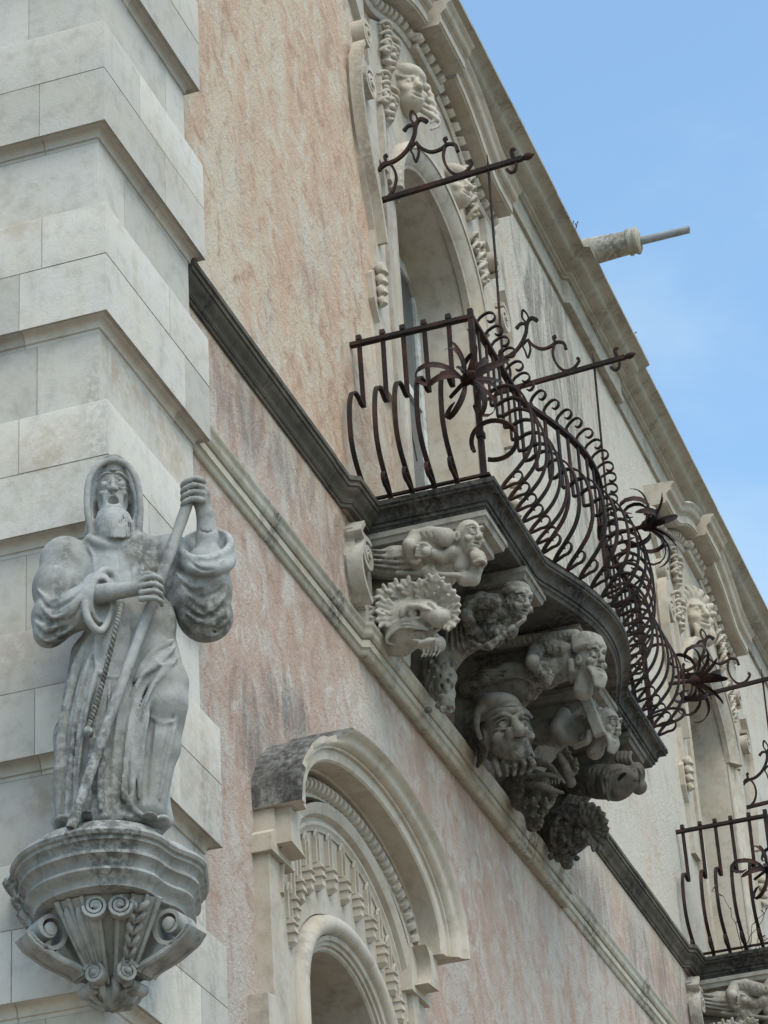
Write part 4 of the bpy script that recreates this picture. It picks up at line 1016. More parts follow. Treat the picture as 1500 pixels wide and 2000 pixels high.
# ---- fourth corbel: shaggy harp player over a leafy dragon
s, g, S, fold = sculptor(3, [(520, 450), (1040, 440), (520, 830), (1030, 840)], .0075)
s.chain([g(540, 690, -.08), g(700, 690, -.04), g(850, 670, -.02)], [.09, .10, .085], .04)
for j in range(6): fold([(570+40*j, 610), (560+38*j, 700), (610+34*j, 780)], .013, .009, .008, .004); fold([(590+40*j, 612), (580+38*j, 700), (628+34*j, 780)], .008, .006, .006, 0, True)
limb(s, S, [(720, 590), (680, 660), (720, 730), (800, 745)], [.056, .052, .044, .032], .008); hand(s, S(820, 738, .014), (-.2, -.8, .2), 1.15)
s.box(g(892, 595, .15), (.030, .042, .165), .008, .002, rot=Matrix.Rotation(R(-14), 3, 'X'))
for j in range(7): s.ell(g(880+3*j, 525+22*j, .195), (.02, .008, .008), .001, True)
s.curve([g(880, 690, .14), g(860, 745, .13), g(790, 775, .10)], .026, .020, .005)
s.cap(g(860, 640, .0), g(920, 660, .02), .07, .06, .02); head(s, g(965, 660, .04), (-.35, -.88, -.25), 1.05, hair='shag', beard=True)
s.wobble(.0018, 45, 7)
obj('carved_figure', s.mesh('carved_figure'), CV, cor[3])
s, g, S, fold = sculptor(3, [(380, 800), (850, 790), (400, 1290), (770, 1200)], .0075)
s.ell(g(500, 1020, -.08), (.11, .18, .15), .04); s.chain([g(540, 1100, -.05), g(540, 1240, -.06)], [.07, .045], .03)
s.curve([g(450, 910, .02), g(540, 865, .08), g(640, 890, .10), (g(725, 985, .08))], .040, .014, .006)
for j in range(2): fold([(470, 900+8*j), (550, 862+14*j), (640, 895+12*j), (705, 960)], .007, .005, .004, .002, True)
s.curve([g(500, 1000, .05), g(590, 1010, .10), g(670, 1035, .10), g(718, 1045, .09)], .036, .012, .006); s.curve([g(520, 960, .06), g(620, 940, .10), g(700, 965, .09)], .024, .012, .005)
for j in range(6): s.cap(g(600+18*j, 985-3*j, .10), g(604+18*j, 1005-2*j, .10), .009, .005, .001)
s.ell(g(535, 945, .11), (.022, .024, .022), .003); fold([(505, 940), (535, 920), (570, 935)], .012, .009, .003, .006)
for j, (a, b) in enumerate([(425, 930), (415, 1010), (435, 1090), (495, 1125), (560, 1110), (465, 870), (690, 835), (735, 880), (530, 1195), (600, 1060)]):
    leaf(s, g, (a, b+20), (a+70, b-25+(j % 3)*22), .02, .10, .036); leaf(s, g, (a+8, b+26), (a+62, b+48), .02, .07, .028)
limb(s, S, [(700, 830), (735, 900), (765, 985)], [.026, .032, .036], .006)
s.wobble(.002, 50, 8)
obj('dragon_mask', s.mesh('dragon_mask'), CD, cor[3])

# ---- fifth corbel: figure with a rolled drum and a leaf fan
s, g, S, fold = sculptor(4, [(780, 790), (1230, 760), (780, 1120), (1210, 1130)], .0075)
s.chain([g(800, 980, -.06), g(930, 980, -.02), g(1010, 985, .02)], [.10, .12, .13], .03)
s.ell(g(1030, 985, .09), (.11, .15, .14), .01); s.ell(g(1050, 985, .20), (.09, .125, .115), .004, True)
for j in range(4): s.curve([g(985+15*j, 1085-20*j, .13), g(972+20*j, 985-10*j, .165), g(1015+20*j, 900+8*j, .165), g(1115+8*j, 895+18*j, .12)], .014, .011, .003)
s.cap(g(1035, 1040, .13), g(1108, 968, .15), .046, .042, .004); s.ell(g(1120, 955, .15), (.045, .05, .046), .004)
s.ell(g(1150, 930, .03), (.06, .065, .085), .02); s.ell(g(1165, 1010, .0), (.05, .06, .06), .02)
for j in range(5): fold([(1120+14*j, 900), (1140+12*j, 940), (1130+12*j, 1000)], .008, .006, .004, .002, j % 2 == 0)
for j in range(4): s.curve([g(1040+24*j, 812, .03), g(1035+24*j, 845, .07), g(1050+24*j, 880, .05)], .018, .015, .004, n=3)
for j in range(6): fold([(820+28*j, 900), (805+28*j, 980), (820+28*j, 1060)], .010, .009, .006, .003); fold([(834+28*j, 900), (819+28*j, 980), (834+28*j, 1060)], .007, .006, .005, 0, True)
s.wobble(.002, 45, 9)
obj('carved_figure', s.mesh('carved_figure'), CD, cor[4])
s, g, S, fold = sculptor(4, [(610, 1100), (1020, 1100), (630, 1490), (900, 1430)], .0075)
s.ell(g(750, 1260, -.08), (.12, .19, .20), .04); s.chain([g(700, 1300, -.06), g(740, 1460, -.05)], [.10, .045], .05)
rr = random.Random(11)
for j in range(9):
    a = -1.45+.29*j; c0 = (835, 1255); e = (c0[0]+155*math.cos(a)*.95, c0[1]+155*math.sin(a)); m = ((c0[0]+e[0])/2, (c0[1]+e[1])/2)
    leaf(s, g, c0, e, .06, .12, .042)
for j in range(30): s.ell(S(rr.uniform(640, 800), rr.uniform(1150, 1430), rr.uniform(0, .02)), tuple(rr.uniform(.016, .030) for _ in range(3)), .004)
fold([(650, 1340), (655, 1240), (715, 1180), (780, 1215)], .020, .014, .004, .01); fold([(690, 1400), (740, 1380), (800, 1330)], .020, .012, .004, .01)
s.wobble(.003, 50, 10)
obj('leaf_carving', s.mesh('leaf_carving'), CD, cor[4])

# ---- scroll plates on the wall at both ends of the corbels
for sg, xe in ((-1, 4.30), (1, 8.62)):
    pts = [(xe+sg*a, z) for a, z in ((-.05, 10.58), (.20, 10.58), (.28, 10.50), (.25, 10.42), (.30, 10.30), (.27, 10.12), (.18, 10.02), (.10, 10.0), (.10, 9.86), (-.05, 9.86))]
    pl = block_part('scroll_plate', pts, WY+.01, WY-.06, M['carve_light'], bal)
    volute(pl, M['carve_light'], (xe+sg*.13, 10.36), .12, WY-.02, .09, 1.6, a0=1.0, ccw=-sg)
    mb = MB(); strip(mb, [(xe+sg*a, WY-.07, z) for a, z in catmull([(.20, 10.56), (.27, 10.47), (.22, 10.42), (.30, 10.28), (.26, 10.12), (.14, 10.02)], 5)], .10, .03, (0, 1, 0)); obj('scroll_rim', mb, M['carve_light'], pl, smooth=40)
    for j in range(4):
        mb = MB(); tube(mb, [(xe+sg*.02, WY-.05, 10.12-.07*j), (xe+sg*.02, WY-.10, 10.10-.07*j), (xe+sg*.02, WY-.05, 10.07-.07*j)], .026, 8); obj('bead', mb, M['carve_light'], pl, smooth=60)
bal2 = copy_tree(bal, (DX, 0, 0)); bal2['label'] = 'sooty stone balcony further along the facade, over a single reclining carved figure'
# ================================================================== wrought iron railing
ZR = 12.085
rail_root = thing('iron_railing', 'rusty goose-breast wrought iron railing with sheet-metal flowers on the bowed balcony', 'railing', (BX, -.4, ZF), 'balcony railings')
INS = .085
rp = slab_path(INS)
mb = MB(); sweep_plan(mb, rp, [(-.022, ZR-.014), (.022, ZR-.014), (.022, ZR+.014), (-.022, ZR+.014)]); obj('top_rail', mb, M['iron'], rail_root)
mb = MB(); sweep_plan(mb, slab_path(INS-.035), [(-.012, ZF+.035), (.012, ZF+.035), (.012, ZF+.052), (-.012, ZF+.052)]); obj('bottom_rail', mb, M['iron'], rail_root)
H0 = ZR-ZF
def bar_mesh(front, name, var=0):
    mb = MB(); side = (0, 1, 0)       # local: +X outward, Z up, width along Y
    P2 = lambda L: [(o, 0, z) for o, z in L]
    top = [(0, H0+.045), (0, .78)]
    hook = catmull([(0, .77), (.045, .765), (.09, .785), (.15, .79), (.215, .755), (.265, .68), (.295, .57), (.305, .45), (.295, .34), (.25, .235), (.17, .145), (.09, .07), (.045, 0.0)], 4)
    strip(mb, P2(top+[(0, .765)]), .031, .013, side); strip(mb, P2([tuple(h) for h in hook]), .031, .013, side)
    if front:
        c = [(0, H0+.02), (.0, H0+.06), (.02, H0+.085)]+[tuple(p) for p in spiral((.085, H0+.06), .055, .018, 2.2, 2.2-4.6, 14)]
        strip(mb, P2(c), .024, .010, side)
    else:
        strip(mb, P2([(-.012, H0+.01), (-.012, H0+.05), (.012, H0+.055), (.018, H0+.02)]), .034, .014, side)
    foot = [(.055, .03), (.09, .035), (.145, .05)]+[tuple(p) for p in spiral((.165, .105), .055, .014, -1.4, -1.4+4.9, 16)]
    strip(mb, P2(foot), .024, .011, side)
    return mb.mesh(name, 40)
bar_f = bar_mesh(True, 'bar'); bar_s = bar_mesh(False, 'bar')
def put_bar(me, x, y, ang):
    mw = Matrix.Translation((x, y, ZF)) @ Matrix.Rotation(ang+rng.uniform(-.03, .03), 4, 'Z') @ Matrix.Rotation(rng.uniform(-.012, .012), 4, 'X')
    obj('bar', me, M['iron'], rail_root, mw=mw)
for y in (.075, -.075, -.225, -.375, -.525):
    put_bar(bar_s, X0b+INS, y, math.pi); put_bar(bar_s, X1b-INS, y, 0)
Pr, Nr = mitre(rp); Lr = plen(rp)
s = .15+(-YB-INS)+.16
while s < Lr-(.15-YB-INS)-.10:
    a = subpath(rp, s, s+.004); t = (a[-1]-a[0])/np.linalg.norm(a[-1]-a[0]); n = (t[1], -t[0])
    put_bar(bar_f, a[0][0], a[0][1], math.atan2(n[1], n[0])); s += .158
for x in (X0b+INS, X1b-INS):
    mb = MB(); y = YB+INS
    mb.box((x-.018, y-.018, ZF-.004), (x+.018, y+.018, ZR+.06)); mb.box((x-.026, y-.026, ZF+.34), (x+.026, y+.026, ZF+.38)); mb.box((x-.026, y-.026, ZF-.003), (x+.026, y+.026, ZF+.05)); obj('post', mb, M['iron'], rail_root)
    # C scroll round the foot of the post
    sg = -1 if x < BX else 1
    mb = MB(); pts = [(x+sg*(.05+.02*i/20)+sg*.15*math.cos(a)*.55, y-.10-.15*math.sin(a), ZF+.26+.10*math.cos(a)) for i, a in enumerate(np.linspace(-1.9, 3.6, 26))]
    strip(mb, pts, .03, .013, (sg*.7, .2, .7)); obj('c_scroll', mb, M['iron'], rail_root, smooth=40)

def petal_mesh(L, w, curl, name, cup=.25):
    mb = MB(); rows = []; n = 12; x = z = 0.0; ang = 0.0
    for i in range(n+1):
        u = i/n; ww = w*(math.sin(math.pi*min(1, .10+.80*u))**.8)*(1-.25*u)+.003
        if u > .93: ww *= .35
        rows.append([(x-cup*ww*.5*math.sin(ang+1.57)*0, yy, z+cup*abs(yy)) for yy in np.linspace(-ww, ww, 5)])
        ang = curl(u); x += math.cos(ang)*L/n; z += math.sin(ang)*L/n
    mb.grid(rows)
    b = MB(); b.v = mb.v+[(p[0], p[1], p[2]-.004) for p in mb.v]; k = len(mb.v); b.f = mb.f+[tuple(k+i for i in reversed(f)) for f in mb.f]
    return b.mesh(name, 60)
pet_out = petal_mesh(.34, .024, lambda u: R(40)-R(150)*u*u, 'petal')
pet_in = petal_mesh(.28, .023, lambda u: R(62)-R(45)*u, 'petal')
pet_curl = petal_mesh(.52, .017, lambda u: R(30)-R(330)*u**1.8, 'petal')
def flower(root, c, d, k=1.0):
    d = Vector(d).normalized(); q = d.to_track_quat('Z', 'Y').to_matrix().to_4x4(); base = Matrix.Translation(Vector(c)) @ q @ Matrix.Scale(k, 4)
    mb = MB(); tube(mb, [(0, 0, -.16), (0, 0, -.02), (0, 0, .0), (0, 0, .035), (0, 0, .07), (0, 0, .10)], [.012, .014, .034, .040, .030, .008], 10)
    fl = obj('flower', mb, M['iron'], root, smooth=50, mw=base)
    r = random.Random(int(abs(c[0])*100))
    for i in range(6): obj('petal', pet_in, M['petal'], fl, mw=base @ Matrix.Rotation(2*math.pi*(i+.5)/6+r.uniform(-.15, .15), 4, 'Z') @ Matrix.Scale(r.uniform(.8, 1.15), 4))
    for i in range(9): obj('petal', pet_out if i % 2 else pet_curl, M['petal'], fl, mw=base @ Matrix.Rotation(2*math.pi*i/9+r.uniform(-.2, .2), 4, 'Z') @ Matrix.Rotation(r.uniform(-.2, .2), 4, 'Y') @ Matrix.Scale(r.uniform(.85, 1.15), 4))
flower(rail_root, onX(908, 745, 4.20), (-.62, -.75, .12), 1.1)
flower(rail_root, (6.56, -1.24, 11.50), (0, -1, .05), 1.15)
flower(rail_root, onX(1352, 1330, 9.0), (.45, -.85, .15), 1.2)
rail2 = copy_tree(rail_root, (DX, 0, 0)); rail2['label'] = 'rusty goose-breast iron railing on the balcony further along the facade'
# dry creeper caught in the far railing
tw = thing('dry_creeper', 'dry twiggy creeper caught in the bars of the further railing', 'plant', (4.5+DX, -.1, ZF)); rr = random.Random(21)
for j in range(5):
    p = np.array([4.33+DX+rr.uniform(0, .25), .05-rr.uniform(0, .55), ZF+.02]); pts = [p]; d = np.array([rr.uniform(-.4, .2), rr.uniform(-.7, .3), 1.0])
    for i in range(9):
        d = d+np.array([rr.uniform(-.5, .5), rr.uniform(-.5, .5), rr.uniform(-.35, .2)]); d /= np.linalg.norm(d); p = p+d*.085; pts.append(p)
    mb = MB(); tube(mb, pts, [.0042-.0003*i for i in range(10)], 5); st_ = obj('stem', mb, M['twig'], tw)
    for i in range(3, 10, 2):
        mb = MB(); e = pts[i]; tube(mb, [e, e+np.array([rr.uniform(-.05, .05), rr.uniform(-.06, .06), rr.uniform(.0, .06)])], [.003, .006], 5); obj('twig', mb, M['twig'], tw)

# ------------------------------------------------------------------ curtain brackets beside the balcony windows
XR = 5.15
def yz(px, py): p = onX(px, py, XR); return (XR, float(p[1]), float(p[2]))
def build_bracket():
    root = thing('curtain_bracket', 'x', 'iron bracket', (XR, WY, 13.76), 'iron curtain brackets above the balconies')
    side = (1, 0, 0); I = M['iron']
    a = yz(735, 395); b = yz(1020, 309); a = (XR, WY+.02, a[2])
    mb = MB(); strip(mb, [a, b], .034, .034, side); obj('rod', mb, I, root)
    def sc(pl, w=.022, t=.018, n=6, name='scroll', tp=None):
        mb = MB(); strip(mb, catmull([yz(*p) for p in pl], n), w, t, side, tp); obj(name, mb, I, root, smooth=45)
    end = lambda u: 1.0 if u < .8 else 1.0+1.4*(u-.8)
    sc([(753, 390), (768, 372), (774, 348), (768, 328), (757, 318), (746, 322), (741, 334)], tp=end)
    sc([(741, 331), (752, 322), (775, 312), (795, 293), (808, 268), (813, 243), (822, 233), (834, 238)], .026, .024, tp=end)
    sc([(811, 262), (808, 247), (798, 246), (789, 256)], .024, .02, 5, tp=end)
    sc([(813, 278), (824, 290), (842, 297), (860, 292), (875, 282), (890, 284), (894, 296)], .024, .02, tp=end)
    sc([(870, 284), (866, 305), (873, 327), (890, 341), (910, 335), (922, 319), (918, 314)], tp=end)
    sc([(755, 318), (752, 307), (757, 303)], .026, .022, 4); sc([(873, 283), (868, 273), (874, 270)], .026, .022, 4)
    sc([(730, 392), (724, 383), (730, 377), (737, 384)], .026, .02, 4)
    for pl in ([(812, 245), (802, 232), (804, 217), (813, 226), (817, 240)], [(812, 279), (802, 291), (807, 303), (812, 316), (818, 300), (816, 287), (813, 279)]):
        sc(pl, .020, .014, 6, 'leaf')
    sc([(1000, 294), (1003, 304), (1008, 318), (1007, 331), (998, 337), (990, 331)], .022, .018, tp=end); sc([(1003, 314), (998, 300), (1000, 292), (1006, 292)], .022, .018, 4)
    mb = MB(); pb = [np.array(yz(*p)) for p in ((1012, 312), (1022, 309), (1030, 306), (1037, 303), (1044, 300))]; tube(mb, pb, [.010, .018, .028, .022, .004], 8); obj('bud', mb, I, root, smooth=60)
    y = yz(954, 330)[1]
    mb = MB(); tube(mb, [(XR, y, 13.93), (XR, y, 13.76)], [.003, .012], 6); tube(mb, [(XR, y, 13.77), (XR+.0, y+.01, 12.9), (XR-.02, YB+INS, ZR+.01)], .0095, 6); obj('drop_rod', mb, I, root)
    return root
br = build_bracket()
labels = ['iron curtain bracket with fleur-de-lis scroll at the pier side of the bowed balcony window', 'iron curtain bracket with fleur-de-lis scroll over the far end of the bowed balcony', 'iron curtain bracket with fleur-de-lis scroll at the near side of the further window', 'iron curtain bracket with scroll beyond the far jamb of the further window']
br['label'] = labels[0]
for l, dx in ((labels[1], 2.82), (labels[2], DX), (labels[3], DX+2.82)):
    c = copy_tree(br, (dx, 0, 0)); c['label'] = l

# ------------------------------------------------------------------ stone rain spout shaped like a cannon
sp = thing('rain_spout', 'cannon-shaped stone rain spout with a grey pipe jutting from the roof cornice', 'rain spout', (11.0, -.12, 16.9))
def lathe_y(mb, c, prof, seg=20):
    rows = [[(c[0]+r*math.cos(2*math.pi*j/seg), c[1]-d, c[2]+r*math.sin(2*math.pi*j/seg)) for j in range(seg)] for d, r in prof]
    mb.grid(rows, close_v=True); k = len(mb.v); mb.f.append(tuple(range(k-seg, k))); mb.f.append(tuple(range(k-seg*len(rows)+seg-1, k-seg*len(rows)-1, -1)))
mb = MB(); lathe_y(mb, (11.0, .10, 17.0), [(0, .14), (.15, .135), (.35, .125), (.55, .115), (.60, .112), (.605, .128), (.63, .132), (.64, .118), (.67, .12), (.675, .132), (.70, .13), (.72, .10), (.725, .06)]); obj('barrel', mb, M['string'], sp, smooth=40)
mb = MB(); lathe_y(mb, (11.0, .10, 16.985), [(.70, .040), (1.19, .036), (1.19, .030), (1.0, .029)], 14); obj('pipe', mb, M['pvc'], sp, smooth=40)

# ------------------------------------------------------------------ weeds rooted on the cornice
rr = random.Random(8)
for (wx, nst, lab) in ((12.45, 5, 'small dry weed on the cornice edge past the rain spout'), (10.55, 3, 'tiny dry weed on the cornice edge before the rain spout')):
    wd = thing('weed', lab, 'plant', (wx, -.10, 16.88), 'weeds on the roof cornice')
    for j in range(nst):
        p = np.array([wx+rr.uniform(-.05, .05), -.11, 16.88]); d = np.array([rr.uniform(-.4, .4), rr.uniform(-.5, .1), 1.0]); pts = [p]
        for i in range(5): d = d+np.array([rr.uniform(-.4, .4), rr.uniform(-.4, .4), 0]); d /= np.linalg.norm(d); p = p+d*.028; pts.append(p)
        mb = MB(); tube(mb, pts, [.004, .003, .003, .003, .004, .006], 5); obj('stem', mb, M['twig'], wd)
# ================================================================== corbel and statue on the corner
ZS = 6.735
corb = thing('statue_corbel', 'moulded grey stone corbel with scrolls carrying the monk statue on the corner', 'corbel', (-.1, -.1, 6.0))
# mixed-line plan of the corbel round the corner, from the left face to the right face
rim = [(.02, .49), (-.15, .46), (-.20, .40), (-.30, .35), (-.41, .26), (-.48, .16), (-.515, .06), (-.53, -.05), (-.515, -.16), (-.465, -.26), (-.39, -.33), (-.31, -.365), (-.22, -.375), (-.14, -.395), (-.06, -.425), (.04, -.43), (.13, -.40), (.36, -.31), (.43, -.22), (.45, .02)]
rim = rim
def rim_path(): 
    a = [np.array(p) for p in rim]; return [tuple(p) for p in catmull(a, 4)]
prof_c = [(-.30, -.004), (-.20, -.006), (-.13, -.016), (-.075, -.042), (-.048, -.082), (-.040, -.092), (-.022, -.090), (-.004, -.098), (.004, -.115), (-.004, -.130), (-.018, -.136), (-.020, -.150), (-.034, -.156), (-.046, -.172), (-.048, -.188), (-.036, -.192), (-.036, -.206), (-.052, -.214), (-.068, -.232), (-.074, -.252), (-.064, -.256), (-.060, -.270), (-.070, -.284), (-.090, -.294), (-.102, -.312), (-.104, -.330), (-.118, -.335), (-.20, -.338)]
prof_c = [(o, ZS+z) for o, z in prof_c]
ZB = ZS-.335
P_, N_ = mitre(rim_path())
def plan_at(o):     # shrink the plan towards the corner instead of mitring, so deep offsets stay clean
    return [p*(1+o/max(.3, np.linalg.norm(p))) for p in P_]
mb = MB(); rows = [[(x, y, z) for x, y in plan_at(o)] for o, z in prof_c]
mb.grid(rows, flip=True)
mb.add([(x, y, ZS-.005) for x, y in plan_at(-.30)]+[(.2, .2, ZS-.003)], [(i, i+1, len(P_)) for i in range(len(P_)-1)])
top = obj('moulded_top', mb, M['statue'], corb, smooth=38)
# tapering bell under the mouldings
def bell(t): return .345*(1-t)**.55*(1-.25*t)+.03
mb = MB(); rows = []
for i in range(12):
    t = i/11; k = bell(t)/.345; rows.append([(x*.60*k, y*.60*k, ZB-.33*t) for x, y in P_])
mb.grid(rows, flip=True); obj('bell', mb, M['statue'], corb, smooth=60)
# scroll consoles: S bands with a volute above and another below
def console(ang, w, r_top, leaf):
    d = np.array([math.cos(ang), math.sin(ang)]); sd = (-d[1], d[0], 0)
    W3 = lambda o, z: (d[0]*o, d[1]*o, ZB+z)
    c1 = (r_top, -.10); c2 = (.115, -.315)
    up = spiral(c1, .014, .100, R(-15)-9.5, R(-15), 40)
    body = catmull([up[-1], (r_top+.060, -.165), (r_top-.03, -.215), (r_top-.14, -.250), (.165, -.275)], 6)
    lowr = spiral(c2, .055, .014, R(45), R(45)+6.2, 22)
    cs = MB(); strip(cs, [W3(*p) for p in up+[tuple(b) for b in body[1:]]], w, .019, sd)
    strip(cs, [W3(*p) for p in [tuple(body[-1])]+lowr], w*.8, .019, sd)
    c = obj('scroll_console', cs, M['statue'], corb, smooth=45)
    for q in (-1, 1):
        e = MB(); off = np.array([sd[0], sd[1], 0])*q*w*.40
        tube(e, [np.array(W3(*p))+off+np.array([d[0]*.008, d[1]*.008, -.006]) for p in [tuple(b) for b in body]], .012, 6); obj('edge_bead', e, M['statue'], c, smooth=60)
    for cc, rr_ in ((c1, .030), (c2, .024)):
        e = MB(); p = np.array(W3(*cc)); sv = np.array(sd); tube(e, [p-sv*w*.60, p-sv*w*.55, p+sv*w*.55, p+sv*w*.60], [rr_*.4, rr_, rr_, rr_*.4], 12); obj('volute_eye', e, M['statue'], c, smooth=50)
TH0 = R(200)
for a_, w in ((-1.02, .125), (1.04, .135)): console(TH0+a_, w, .335, 0)
def bs(a, t, o=.0):      # point on the bell at angle a (from the front) and depth t, lifted by o
    k = bell(min(t, .97))/.345; r = .53*.60*k+.012+o; return np.array([math.cos(TH0+a)*r, math.sin(TH0+a)*r, ZB-.33*t])
for sg in (-1, 1):       # the two broad bands in front, curling towards each other
    bd = MB(); mid = [bs(sg*.375, t, .004) for t in np.linspace(.02, .93, 16)]
    rows = [[bs(sg*a, t, .012) for t in np.linspace(.02, .95, 16)] for a in np.linspace(.12, .64, 7)]
    rows2 = [[bs(sg*a, t, -.03) for t in np.linspace(.02, .95, 16)] for a in (.64, .12)]
    bd.grid(rows+rows2, close_u=True); band = obj('front_band', bd, M['statue'], corb, smooth=50)
    for a, r in ((.13, .013), (.30, .010), (.47, .010), (.635, .013)):
        e = MB(); tube(e, [bs(sg*a, t, .022) for t in np.linspace(.10 if a == .13 else .02, .95, 18)], [r*(1-.3*i/17) for i in range(18)], 8); obj('edge_bead', e, M['statue'], band, smooth=60)
    pts = []
    for i in range(34):
        u = i/33; a = -math.pi/2+sg*0; rad = .052*(1-.78*u); ph = math.pi*1.0+u*2.1*2*math.pi
        pts.append(bs(sg*(.155-.36*rad*0), .17, .030)+np.array([0, 0, rad*math.sin(ph)])+np.array([-math.sin(TH0), math.cos(TH0), 0])*sg*rad*math.cos(ph)*-1)
    e = MB(); strip(e, pts, .05, .014, (math.cos(TH0), math.sin(TH0), 0)); obj('volute', e, M['statue'], band, smooth=50)
    e = MB(); c0 = bs(sg*.155, .17, .0); dr = np.array([math.cos(TH0), math.sin(TH0), 0]); tube(e, [c0, c0+dr*.05, c0+dr*.062], [.016, .016, .006], 10); obj('volute_eye', e, M['statue'], band, smooth=60)
    if sg < 0:           # gadroons on one band
        for a, t0 in ((.215, .15), (.385, .12), (.55, .10)):
            e = MB(); tube(e, [bs(sg*a, t, .014) for t in np.linspace(t0, .72, 12)], [.010+.014*math.sin(math.pi*(i/11)**.6) for i in range(12)], 8); obj('gadroon', e, M['statue'], band, smooth=60)
    else:                # laurel leaves on the other
        for j in range(6):
            for a, q in ((.385, 1), (.385, -1)):
                t = .10+.125*j; e = MB(); w = (1-.09*j)
                tube(e, [bs(sg*a, t+.10, .014), bs(sg*(a+q*.07), t+.05, .032), bs(sg*(a+q*.10), t, .026), bs(sg*(a+q*.075), t-.05, .016)], [.008*w, .019*w, .015*w, .004], 8); obj('leaflet', e, M['statue'], band, smooth=60)
    # curled end at the foot of the band
    dr = np.array([math.cos(TH0+sg*.35), math.sin(TH0+sg*.35), 0]); sd_ = np.array([-dr[1], dr[0], 0]); c0 = bs(sg*.42, .86, .035)
    e = MB(); pts = [c0+np.array([0, 0, .05*(1-.75*u)*math.sin(a)])+sd_*sg*.05*(1-.75*u)*math.cos(a) for u, a in ((i/26, .4+i/26*1.9*2*math.pi) for i in range(27))]
    strip(e, pts, .055, .016, dr); obj('volute', e, M['statue'], band, smooth=50)
    e = MB(); tube(e, [c0-dr*.03, c0+dr*.03, c0+dr*.042], [.018, .018, .006], 10); obj('volute_eye', e, M['statue'], band, smooth=60)
s = Sculpt((-.20, -.20, 5.96), (.12, .12, 6.16), .008)
s.chain([(-.02, -.02, 6.13), (-.02, -.02, 6.07), (0, 0, 6.02)], [.09, .065, .03], .03)
for j in range(9):
    a = R(85)+R(31)*j; dx, dy = math.cos(a), math.sin(a)
    s.curve([(dx*.04, dy*.04, 6.12), (dx*.105, dy*.105, 6.095), (dx*.095, dy*.095, 6.04), (dx*.03, dy*.03, 6.01)], .024, .012, .010); s.ell((dx*.11, dy*.11, 6.10), (.022, .022, .018), .008)
s.wobble(.003, 50, 31)
obj('leaf_boss', s.mesh('leaf_boss'), M['statue'], corb)

# ------------------------------------------------------------------ hooded monk
SO = np.array([-.195, -.105, ZS])
fw = np.array([CP[0]-SO[0], CP[1]-SO[1]]); fw /= np.linalg.norm(fw)           # horizontal direction to the viewer
EX = np.array([-fw[1], fw[0], 0.0]) ; EY = np.array([-fw[0], -fw[1], 0.0])
if (CM[0] @ EX) < 0: EX = -EX
def sp_(px, py, d=0.0):      # photo pixel at a given depth d in front of the statue's axis -> statue-local point (x right, y back, z up)
    r = ray(px, py); n = EY; p0 = SO-EY*d; t = ((p0-CP) @ n)/(r @ n); w = CP+t*r-SO
    return np.array([w @ EX, w @ EY, w[2]])
st = thing('monk_statue', 'grey stone statue of a hooded bearded monk gripping a tall staff with both hands', 'statue', tuple(SO))
L = sp_
s = Sculpt((-.46, -.44, -.02), (.60, .30, 1.98), .0068)
def F_(pts, r0, r1=None, k=.012, off=0.0, neg=False, n=7): s.fold(L, pts, r0, r1, k, off, neg, n)
# torso and skirt masses
s.ell(L(238, 1140, .02), (.20, .145, .24), .05); s.ell(L(240, 1080, .0), (.20, .12, .10), .05)
s.chain([L(245, 1180, .0), L(240, 1270, .0)], [.165, .175], .05)
s.chain([L(238, 1270, .0), L(222, 1420, .0), L(214, 1600, -.02)], [.18, .185, .20], .04)
s.chain([L(170, 1280, -.02), L(146, 1440, -.02), L(138, 1600, -.02)], [.075, .085, .085], .05)
s.chain([L(285, 1450, -.04), L(295, 1600, -.04)], [.09, .085], .05)
# bent leg under the cloth
s.chain([L(298, 1270, .05), L(322, 1335, .11), L(326, 1375, .13)], [.115, .100, .086], .04)
s.chain([L(326, 1375, .12), L(314, 1460, .08), L(296, 1575, .06)], [.086, .080, .062], .04)
s.curve([L(352, 1330, .02), L(350, 1400, .02), L(332, 1470, .0), L(316, 1545, -.02), L(326, 1604, .0)], .032, .03, .03)
# scapular
s.ell(L(226, 1215, .10), (.100, .075, .27), .03); s.ell(L(225, 1255, .125), (.095, .060, .165), .008)
s.ell(L(300, 1220, .09), (.105, .080, .155), .02)
# long folds down the left of the skirt
for pts, r in (([(176, 1240), (142, 1330), (120, 1460), (114, 1600)], .022), ([(184, 1262), (156, 1350), (138, 1470), (130, 1600)], .020), ([(190, 1300), (170, 1380), (156, 1480), (148, 1590)], .022), ([(203, 1335), (190, 1400), (178, 1490), (170, 1580)], .018), ([(214, 1330), (206, 1400), (200, 1480), (196, 1580)], .020)):
    F_(pts, r*1.05, r*1.4, .008, .012)
for pts, r in (([(181, 1255), (149, 1340), (129, 1465), (122, 1600)], .010), ([(189, 1290), (164, 1370), (147, 1475), (139, 1595)], .010), ([(198, 1325), (181, 1390), (167, 1485), (159, 1590)], .012), ([(210, 1335), (199, 1400), (189, 1485), (183, 1585)], .011), ([(222, 1335), (216, 1410), (212, 1490), (212, 1580)], .016)):
    F_(pts, r*1.3, r*1.7, .006, .002, True)
